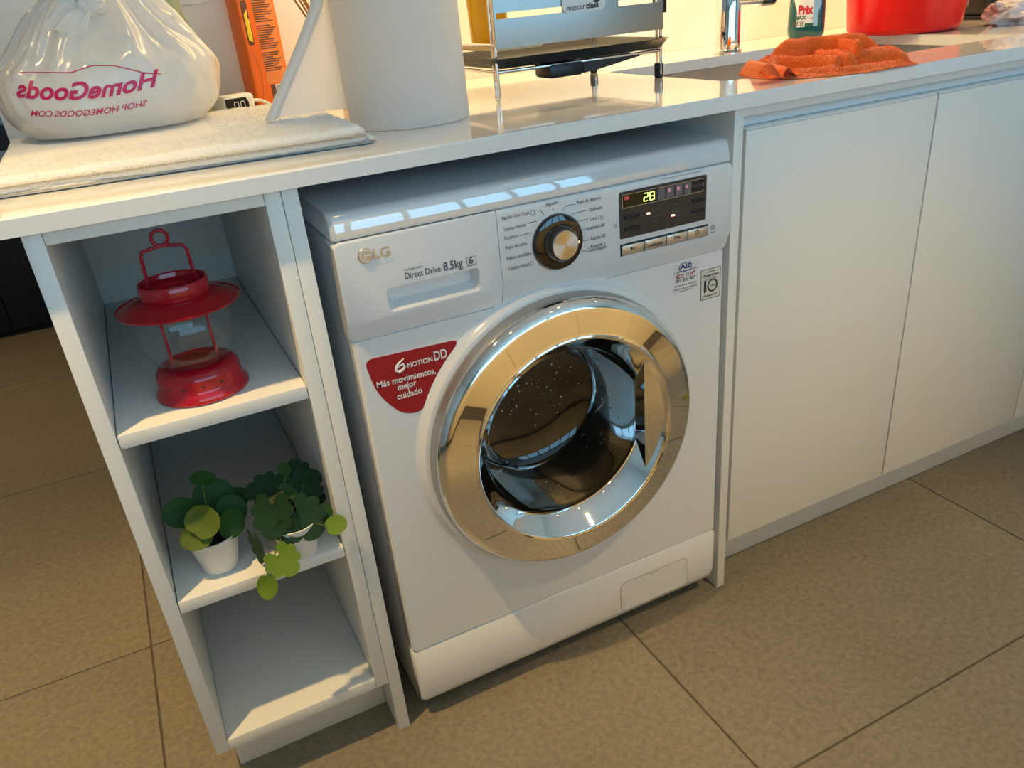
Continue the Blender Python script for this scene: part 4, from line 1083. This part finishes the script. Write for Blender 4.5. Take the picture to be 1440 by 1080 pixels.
# stainless front panel with slots and badge
zp0 = (at(697, 70, 'y', ry).z+at(937, 40, 'y', ry).z)/2; zp1 = zp0+.15
zs0 = at(740, 23, 'y', ry).z; zs1 = zs0+.0085
sxb = at(789, 10, 'y', ry).x; sxc = at(868, 3, 'y', ry).x
v_, f = join(box_data(rx0, rx1+.002, ry-.003, ry-.0015, zp0, zs0), box_data(rx0, rx0+.004, ry-.003, ry-.0015, zs0, zs1), box_data(sxb, sxc, ry-.003, ry-.0015, zs0, zs1), box_data(rx1-.004, rx1+.002, ry-.003, ry-.0015, zs0, zs1),
             box_data(rx0, rx1+.002, ry-.003, ry-.0015, zs1, zp1))
pan = add('front_panel', v_, f, M['panelsteel'], rk)
x0b, z0b = at(789, 20, 'y', ry).x, at(800, 18.5, 'y', ry).z; x1b = at(849, 10, 'y', ry).x
bd = prism('badge', rrect(x0b, x1b, z0b, z0b+.028, .010, 5), ry-.0055, ry-.003, mat('badge_silver', (.62, .62, .60), .4, .3), pan, axis='y')
text_on_y('lettering', 'master', (797, 15.5), (823, 12), ry-.0055, M['print'], bd, hpx=8, bold=.012)
text_on_y('lettering', 'class', (824, 11.8), (842, 9.5), ry-.0055, M['printk'], bd, hpx=8, bold=.035)
hx_, hz_ = at(836, 2, 'y', ry).x, at(836, 2.2, 'y', ry).z
add('cap_mark', [(hx_-.007, ry-.006, hz_+.001), (hx_, ry-.006, hz_+.0045), (hx_+.007, ry-.006, hz_+.001), (hx_, ry-.006, hz_-.0025)], [[0, 1, 2, 3]], M['printk'], bd)
box('end_clip', rx1+.003, rx1+.011, ry-.002, ry+.03, at(940, 17, 'y', ry).z, zp1+.01, M['black'], rk, bevel=.002)
for k in range(9):
    y = ry+.02+.022*k; tube('plate_wire', [Vector((rx0+.088, y, zp0+.002)), Vector((rx1, y, zp0+.002))], .0016, M['chrome'], rk, seg=6)
tube('cross_wire', [Vector((rx0, ry+.0, zp0+.006)), Vector((rx0, rbk, zp0+.006))], wr_, M['chrome'], rk)
tube('cross_wire', [Vector((rx1, ry+.0, zp0+.006)), Vector((rx1, rbk, zp0+.006))], wr_, M['chrome'], rk)
box('side_board', rx0+.004, rx0+.085, ry+.006, rbk, zp0-.004, zp0+.004, M['wood'], rk)
tc2 = Vector((rx0+.044, ry+.115, zp0+.0045))
tag(lathe('tumbler', [(0, 0), (.029, 0), (.031, .003), (.036, .13), (.034, .13), (.029, .006), (0, .006)], tc2, M['yglass'], None, seg=40), 'yellow tumbler standing in the dish rack behind the steel panel', 'tumbler')

# faucet
fb_ = at(1022, 75, 'z', ct); fc = Vector((fb_.x+.012, fb_.y+.014, ct))
print('faucet', fc)
fa = thing('faucet', 'chrome mixer tap with side lever behind the sink', 'faucet', fc)
lathe('base_ring', [(0, .0003), (.030, .0003), (.030, .006), (.028, .008), (0, .008)], fc, M['chrome'], fa)
lathe('column', [(.0265, .008), (.0265, .125), (.025, .128), (0, .128)], fc, M['chrome'], fa)
ld = Vector((.90, -.43, 0))
a = fc+Vector((0, 0, .104))
tube('lever_body', [a, a+ld*.062], .0215, M['chrome'], fa, seg=24)
tube('lever_ring', [a+ld*.0622, a+ld*.066], .0225, M['steel'], fa, seg=24)
tube('lever_cap', [a+ld*.066, a+ld*.092, a+ld*.096], [.022, .022, .019], M['glossblack'], fa, seg=24)
pts = [fc+Vector((0, 0, .128))]+[fc+Vector((0, -.09+.09*math.cos(q), .23+.09*math.sin(q))) for q in [PI*k/14 for k in range(15)]]+[fc+Vector((0, -.18, .20))]
tube('spout', pts, .012, M['chrome'], fa, seg=16)

# dish soap bottle
bl, br = at(1108, 59, 'z', ct), at(1156, 55.5, 'z', ct)
bcn = (bl+br)/2; vdir = Vector((bcn.x-_C.x, bcn.y-_C.y, 0)).normalized(); bcn += vdir*.022; bcn.z = ct
wB = (br-bl).length
rot = math.atan2(-vdir.x, vdir.y)
print('bottle', bcn, wB)
bo = thing('detergent_bottle', 'teal dish detergent bottle with white printed label beside the tap', 'bottle', bcn, rot)
def ov(wd, dp, z): return [Vector((wd*math.copysign(abs(math.cos(q))**.6, math.cos(q)), dp*math.copysign(abs(math.sin(q))**.75, math.sin(q)), z)) for q in [2*PI*k/40 for k in range(40)]]
hb = wB/2
loft('bottle_body', [ov(hb*.80, .020, .0005), ov(hb*.93, .0235, .003), ov(hb*1.07, .027, .012), ov(hb*1.10, .028, .025), ov(hb*1.08, .028, .06), ov(hb*1.0, .027, .12), ov(hb*.9, .025, .17), ov(hb*.5, .02, .20), ov(.014, .014, .21), ov(.014, .014, .23)], M['teal'], bo, world=False)
lathe('bottle_cap', [(.015, .23), (.015, .255), (.006, .262), (.005, .28), (0, .28)], (0, 0, 0), M['label'], bo, seg=24, world=False)
def lab(name, x0_, x1_, z0_, z1_, m, lift, parent):
    n_ = 10; V_ = []
    for z in (z0_, z1_):
        for k in range(n_+1):
            x = (x0_+(x1_-x0_)*k/n_); y = -.0285*max(0, 1-abs(x/(hb*1.09))**2.6)**.42-lift
            V_.append(Vector((x, y, z)))
    return add(name, V_, [[k, k+1, n_+2+k, n_+1+k] for k in range(n_)], m, parent, True, False)
lb2 = lab('label', -hb*.82, hb*.62, .029, .15, M['label'], .0006, bo)
lab('label_stripe', hb*.36, hb*.80, .029, .15, M['pblue'], .0009, bo)
lab('label_band', -hb*.08, hb*.40, .029, .036, M['pgreen'], .0011, bo)
for k in range(6): lab('barcode', -hb*.74+k*.0036, -hb*.74+k*.0036+.0016, .031, .041, M['ink'], .0012, bo)
def lab_text(s_, x0_, x1_, z, hh, m, bold=.02, sl=0.0):
    V_, F_ = text_data(s_, bold=bold); xa = min(q.x for q in V_); xb = max(q.x for q in V_); sc = (x1_-x0_)/(xb-xa)
    out = []
    for q in V_:
        x = x0_+(q.x-xa)*sc; zz = z+q.y*hh/.7; y = -.0285*max(0, 1-abs(x/(hb*1.09))**2.6)**.42-.0015
        out.append(Vector((x, y, zz)))
    add('lettering', out, F_, m, lb2, world=False)
lab_text('Prix', -hb*.50, hb*.36, .0555, .017, M['pred'], .05)
lab_text('MAX', -hb*.70, -hb*.02, .0445, .0065, M['pgreen'], .05)
lab_text('-15', hb*.12, hb*.36, .0435, .0045, M['pred'], .02)

# red tub
tf1 = at(1268, 50.5, 'z', ct); vv_ = Vector((tf1.x-_C.x, tf1.y-_C.y, 0)).normalized()
rb2 = .118; tcn = Vector((tf1.x, tf1.y, ct))+vv_*rb2
if tcn.y > YB-.15: tcn.y = YB-.15
print('tub', tcn)
def cir(r_, z, n_=56): return [Vector((tcn.x+r_*math.cos(2*PI*k/n_), tcn.y+r_*math.sin(2*PI*k/n_), ct+z)) for k in range(n_)]
tag(loft('plastic_tub', [cir(rb2-.02, .0005), cir(rb2-.008, .002), cir(rb2-.001, .008), cir(rb2+.001, .014), cir(rb2+.012, .15), cir(rb2+.020, .152), cir(rb2+.020, .158), cir(rb2+.008, .157), cir(rb2-.003, .014), cir(rb2-.012, .006), cir(rb2-.03, .005)], M['tub'], auto=60),
    'bright red plastic tub standing at the back of the counter', 'tub')

# black appliance and crumpled tissue at the far right
ap = at(1372, 34, 'z', ct); apx = ap.x+.10
aps = thing('toaster', 'black rounded appliance on the counter behind the crumpled tissue', 'appliance', (apx+.12, .50, ct))
box('body', apx, apx+.26, .42, .58, ct+.008, ct+.19, M['blackm'], aps, bevel=.022, seg=4)
box('base', apx+.01, apx+.25, .43, .57, ct+.0003, ct+.009, M['black'], aps, bevel=.003)
box('side_plate', apx-.002, apx+.004, .47, .49, ct+.03, ct+.06, M['taupe'], aps, bevel=.001)
tp = at(1408, 36, 'z', ct)
print('tissue', tp, 'appliance', apx)
def crumple(name, c, rx, ry_, rz, m, label, cat, seed, amp=.5):
    b = bmesh.new(); bmesh.ops.create_icosphere(b, subdivisions=5, radius=1)
    for vv in b.verts:
        n_ = vv.co.normalized(); k = .8+amp*(noise.ridged_multi_fractal(n_*1.4+Vector((seed, 0, seed)), .6, 2.3, 5, 1, 2)-1)+.10*noise.noise(n_*3+Vector((0, seed, 0)))
        z = n_.z*rz*k; vv.co = Vector((c.x+n_.x*rx*k, c.y+n_.y*ry_*k, max(c.z+.0004, c.z+rz*.55+z)))
    d = bm_data(b); b.free(); return tag(add(name, d[0], d[1], m, None, True, auto=180), label, cat)
crumple('tissue', Vector((tp.x+.055, tp.y-.0, ct)), .095, .060, .036, M['tissue'], 'crumpled pale pink tissue lying beside the red tub', 'tissue', 4.2, .26)
crumple('cloth_bag', Vector((tp.x+.235, tp.y+.055, ct)), .08, .05, .055, M['taupe'], 'taupe cloth bundle behind the crumpled tissue', 'cloth', 9.1, .3)

# orange cloth
rl, rr2 = at(1062, 109, 'z', ct), at(1255, 92, 'z', ct)
ROLLS = [(1.185, .150, 1.280, .080, .020, .030), (1.175, .075, 1.272, .028, .018, .012), (1.075, .110, 1.150, .145, .017, .012), (1.145, .150, 1.215, .135, .019, .030),
         (1.075, .060, 1.140, .030, .011, .004), (1.105, .140, 1.150, .040, .012, .016), (1.195, .130, 1.165, .025, .011, .020), (1.225, .105, 1.262, .015, .012, .014), (1.130, .012, 1.235, -.004, .011, .002), (1.240, .130, 1.205, .055, .010, .034)]
def rag_data():
    NX, NY = 200, 130; V_, F_ = [], []
    xa, xb = 1.040, 1.285; ya, yb2 = yc-.002, .165
    def h(x, y, s_, t_):
        e = max(0, 1-((2*s_-1)**2)**1.6)*max(0, 1-((2*t_-1)**2)**1.5)
        X_, Y_ = x+.010*noise.noise(Vector((x*22, y*22, 1))), y+.010*noise.noise(Vector((x*22, y*22, 5)))
        acc = math.exp(330*.006)
        for ax, ay, bx_, by_, r_, zo in ROLLS:
            dx_, dy_ = bx_-ax, by_-ay; q = max(0, min(1, ((X_-ax)*dx_+(Y_-ay)*dy_)/(dx_*dx_+dy_*dy_)))
            d = math.hypot(X_-ax-dx_*q, Y_-ay-dy_*q)
            q2 = d/(r_*1.35); acc += math.exp(330*(zo+r_)*max(0, 1-q2*q2)**.55) if q2 < 1 else 1
        return (math.log(acc)/330-.004+.0022*noise.noise(Vector((x*55, y*55, 2))))*min(1, e*2.2)**.5
    for layer in (0, 1):
        for i in range(NX+1):
            for j in range(NY+1):
                s_, t_ = i/NX, j/NY
                # irregular rounded outline
                a = (2*s_-1); c_ = (2*t_-1)
                sx_ = a*math.sqrt(max(0, 1-c_*c_*.42)); sy_ = c_*math.sqrt(max(0, 1-a*a*.42))
                x = (xa+xb)/2+sx_*(xb-xa)/2*(1+.05*noise.noise(Vector((sy_*2, 3, 1)))); y = (ya+yb2)/2+sy_*(yb2-ya)/2*(1+.10*noise.noise(Vector((sx_*3, 8, 4))))-.05*(s_-.45)
                y = max(y, yc-.003)
                z = ct+(max(.0012, h(x, y, s_, t_)) if layer == 0 else .0004)
                V_.append(Vector((x, y, z)))
    m_ = (NX+1)*(NY+1)
    for i in range(NX):
        for j in range(NY):
            a = i*(NY+1)+j; F_.append([a, a+NY+1, a+NY+2, a+1]); F_.append([m_+a, m_+a+1, m_+a+NY+2, m_+a+NY+1])
    for i in range(NX):
        for j in (0, NY): a = i*(NY+1)+j; F_.append([a, a+NY+1, m_+a+NY+1, m_+a])
    for j in range(NY):
        for i in (0, NX): a = i*(NY+1)+j; F_.append([a, a+1, m_+a+1, m_+a])
    return V_, F_
rv, rf = rag_data()
rg = add('cleaning_cloth', rv, rf, M['rag'], None, True, auto=180)
tag(rg, 'crumpled orange microfibre cloth lying over the sink edge', 'cloth')
# curled hem loops at the front left of the cloth
def hem(pts, hgt_):
    V_, F_ = [], []; P = [Vector(p) for p in pts]; fine = []
    for i in range(len(P)-1):
        p0 = P[max(i-1, 0)]; p1_ = P[i]; p2_ = P[i+1]; p3 = P[min(i+2, len(P)-1)]
        for k in range(8):
            q = k/8; fine.append(.5*((2*p1_)+(p2_-p0)*q+(2*p0-5*p1_+4*p2_-p3)*q*q+(3*p1_-p0-3*p2_+p3)*q**3))
    fine.append(P[-1]); n_ = len(fine)
    for off in (0, .004):
        for lvl in (0, 1):
            for i, p in enumerate(fine): V_.append(Vector((p.x+off*.4, p.y+off+lvl*.035, p.z+lvl*.004)))
    for i in range(n_-1):
        F_ += [[i, i+1, n_+i+1, n_+i], [2*n_+i, 3*n_+i, 3*n_+i+1, 2*n_+i+1], [i, 2*n_+i, 2*n_+i+1, i+1], [n_+i, n_+i+1, 3*n_+i+1, 3*n_+i]]
    return V_, F_
hp = []
for u, v in [(1063, 109), (1075, 92), (1086, 91), (1094, 101), (1100, 109), (1104, 100), (1110, 95), (1116, 102), (1122, 106), (1126, 99)]:
    p = at(u, v, 'y', .035); p.z = max(p.z, ct+.001); hp.append(p)
add('hem', *hem(hp, .02), M['rag'], rg, True)
fz = fuzz_data(rv, [f for f in rf if all(i < len(rv)//2 for i in f)], 26000, .0024, .00035)
tag(add('pile', *fz, M['rag'], rg), kind='stuff')

# orange insecticide box behind the bag
oc_y = YB-.075
oA, oB = at(365, 145, 'y', oc_y), at(402, 140, 'y', oc_y)
wO = (oB-oA).length*1.0
print('orange', oA, oB)
oE = thing('insecticide_box', 'orange printed insecticide pack with black and yellow label by the wall', 'pack', ((oA.x+oB.x)/2, oc_y+.02, ct), .32)
hw_ = .036; dp_ = .022
prism('pack_body', rrect(-hw_, hw_, -dp_, dp_, .006, 4), .0005, .29, M['orange'], oE, world=False)
def ob(name, x0_, x1_, z0_, z1_, m, lift): return box(name, x0_, x1_, -dp_-lift, -dp_+.001, z0_, z1_, m, oE, bevel=0, world=False)
ob('text_panel', -.010, hw_-.0065, .045, .19, M['orange2'], .0004)
for k in range(34):
    z = .186-.0036*k; l_ = .030*(1-.35*((k*37) % 7)/7) if k % 9 else .016
    ob('print_row', -.009, -.009+.036*l_/.030 if l_ < .03 else .0275, z-.0017, z, M['ink'], .0008) if k % 12 else None
ob('barcode_field', .004, hw_-.0065, .012, .043, M['label'], .0006)
for k in range(8): ob('barcode', .006+k*.0028, .0072+k*.0028+.0006*(k % 2), .018, .041, M['ink'], .0010)
ob('black_mark', -.005, .003, .004, .043, M['ink'], .0008)
add('flash_mark', [Vector((x, -dp_-.0010, z)) for x, z in ((-.012, .196), (-.004, .200), (.000, .204), (-.003, .206), (.001, .213), (-.006, .209), (-.012, .214), (-.011, .207), (-.016, .203))], [[0, 1, 2, 3, 4, 5, 6, 7, 8]], M['yellow'], oE, world=False)
for k in range(2): ob('print_row', .005, .030, .200+.006*k, .203+.006*k, M['ink'], .0008)
prism('side_label', rrect(-.030, -.019, .11, .18, .003, 3), -dp_-.0006, -dp_+.001, M['ink'], oE, axis='y', world=False)
prism('side_flash', [(-.028, .118), (-.021, .114), (-.020, .150), (-.023, .152), (-.021, .166), (-.028, .158)], -dp_-.0011, -dp_, M['yellow'], oE, axis='y', world=False)
pts = [Vector((-.024+.006*math.sin(k/8*PI), -dp_-.0006, .02+.08*k/8)) for k in range(9)]
add('swoosh', *tube_data(pts, .0011, 5), M['orange2'], oE, True, False)

# green glass vase behind the bag
gc = at(232, 40, 'y', YB-.09); gx = gc.x+.004
tag(lathe('glass_vase', [(0, .0005), (.032, .0005), (.042, .012), (.047, .06), (.046, .10), (.043, .128), (.036, .15), (.030, .17), (.028, .23), (.030, .235), (.0275, .235), (.026, .17), (.033, .148), (.040, .127), (.043, .10), (.044, .06), (.039, .014), (.03, .006), (0, .006)], (gx, YB-.09, ct), M['greenglass'], None, seg=48),
    'pale green glass vase behind the plastic bag', 'vase')
# card on the wall
na, nb = at(252, 7, 'y', YB-.002), at(292, 4, 'y', YB-.002)
tag(box('wall_card', na.x-.03, nb.x, YB-.0035, YB-.0005, (na.z+nb.z)/2, (na.z+nb.z)/2+.08, M['note'], bevel=.0004), 'white card fixed to the wall above the orange pack', 'card')
# timer plug with display, its cable and the brown strap
tz = at(338, 158, 'y', YB-.16)
tE = thing('plug_timer', 'small white plug in timer with black face between bag and orange pack', 'timer', (tz.x, YB-.14, ct), .25)
hgt0 = at(335, 165, 'y', YB-.16).z-ct
print('timer', tz, hgt0)
box('timer_body', -.028, .026, -.018, .018, .0005, .040, M['cable'], tE, bevel=.006, seg=3, world=False)
prism('timer_face', round_poly([(-.026, .004), (.010, .004), (.014, .012), (.014, .027), (.010, .035), (-.026, .035)], .002), -.0188, -.017, M['black'], tE, axis='y', world=False)
for k in range(2):
    x = -.008+.011*k; r_ = rrect(x-.0036, x+.0036, .010, .029, .0025, 4)
    add('digit', *tube_data([Vector((a, -.0190, b_)) for a, b_ in r_], .0007, 5, True), M['white'], tE, True, False)
cab = [Vector((.026, 0, .026)), Vector((.040, -.002, .026)), Vector((.054, -.008, .018)), Vector((.060, -.018, .008)), Vector((.056, -.030, .0032)), Vector((.030, -.040, .0032)), Vector((0, -.034, .0032)), Vector((-.03, -.03, .0032))]
fine = []
for i in range(len(cab)-1):
    for k in range(5): fine.append(cab[i].lerp(cab[i+1], k/5))
for _ in range(3): fine = [fine[0]]+[(fine[i-1]+fine[i]*2+fine[i+1])/4 for i in range(1, len(fine)-1)]+[fine[-1]]
tube('cable', fine, .0026, M['cable'], tE, world=False)
st = []
for k in range(60):
    q = 2*PI*2.2*k/59; rr_ = .034+.006*math.sin(q*.5); st.append(Vector((tz.x+.030+rr_*1.15*math.cos(q), YB-.062+rr_*.55*math.sin(q), ct+.005+.012*k/59)))
tag(tube('strap', st, .0042, M['brown'], None, seg=8), 'coiled brown leather strap behind the white timer', 'strap')
# reed diffuser behind the roll
rd = at(462, 60, 'y', YB-.10); rE = thing('reed_diffuser', 'amber reed diffuser with thin brown sticks behind the kitchen roll', 'diffuser', (rd.x+.035, YB-.10, ct))
bxx = rd.x+.035
lathe('bottle', [(0, .0005), (.028, .0005), (.030, .004), (.030, .055), (.024, .068), (.010, .074), (.010, .090), (.0085, .090), (.0085, .074), (0, .006)], (bxx, YB-.10, ct), M['amber'], rE, seg=32)
bs = Vector((bxx, YB-.10, ct+.02))
for k, (u, v) in enumerate([(414, 0), (421, 0), (426, 0), (429, 0)]):
    tp_ = at(u, v, 'y', YB-.10-.004*k); d = (tp_-bs); tube('reed', [bs+d*.12, bs+d*1.35], .0017, M['reed'], rE, seg=6)
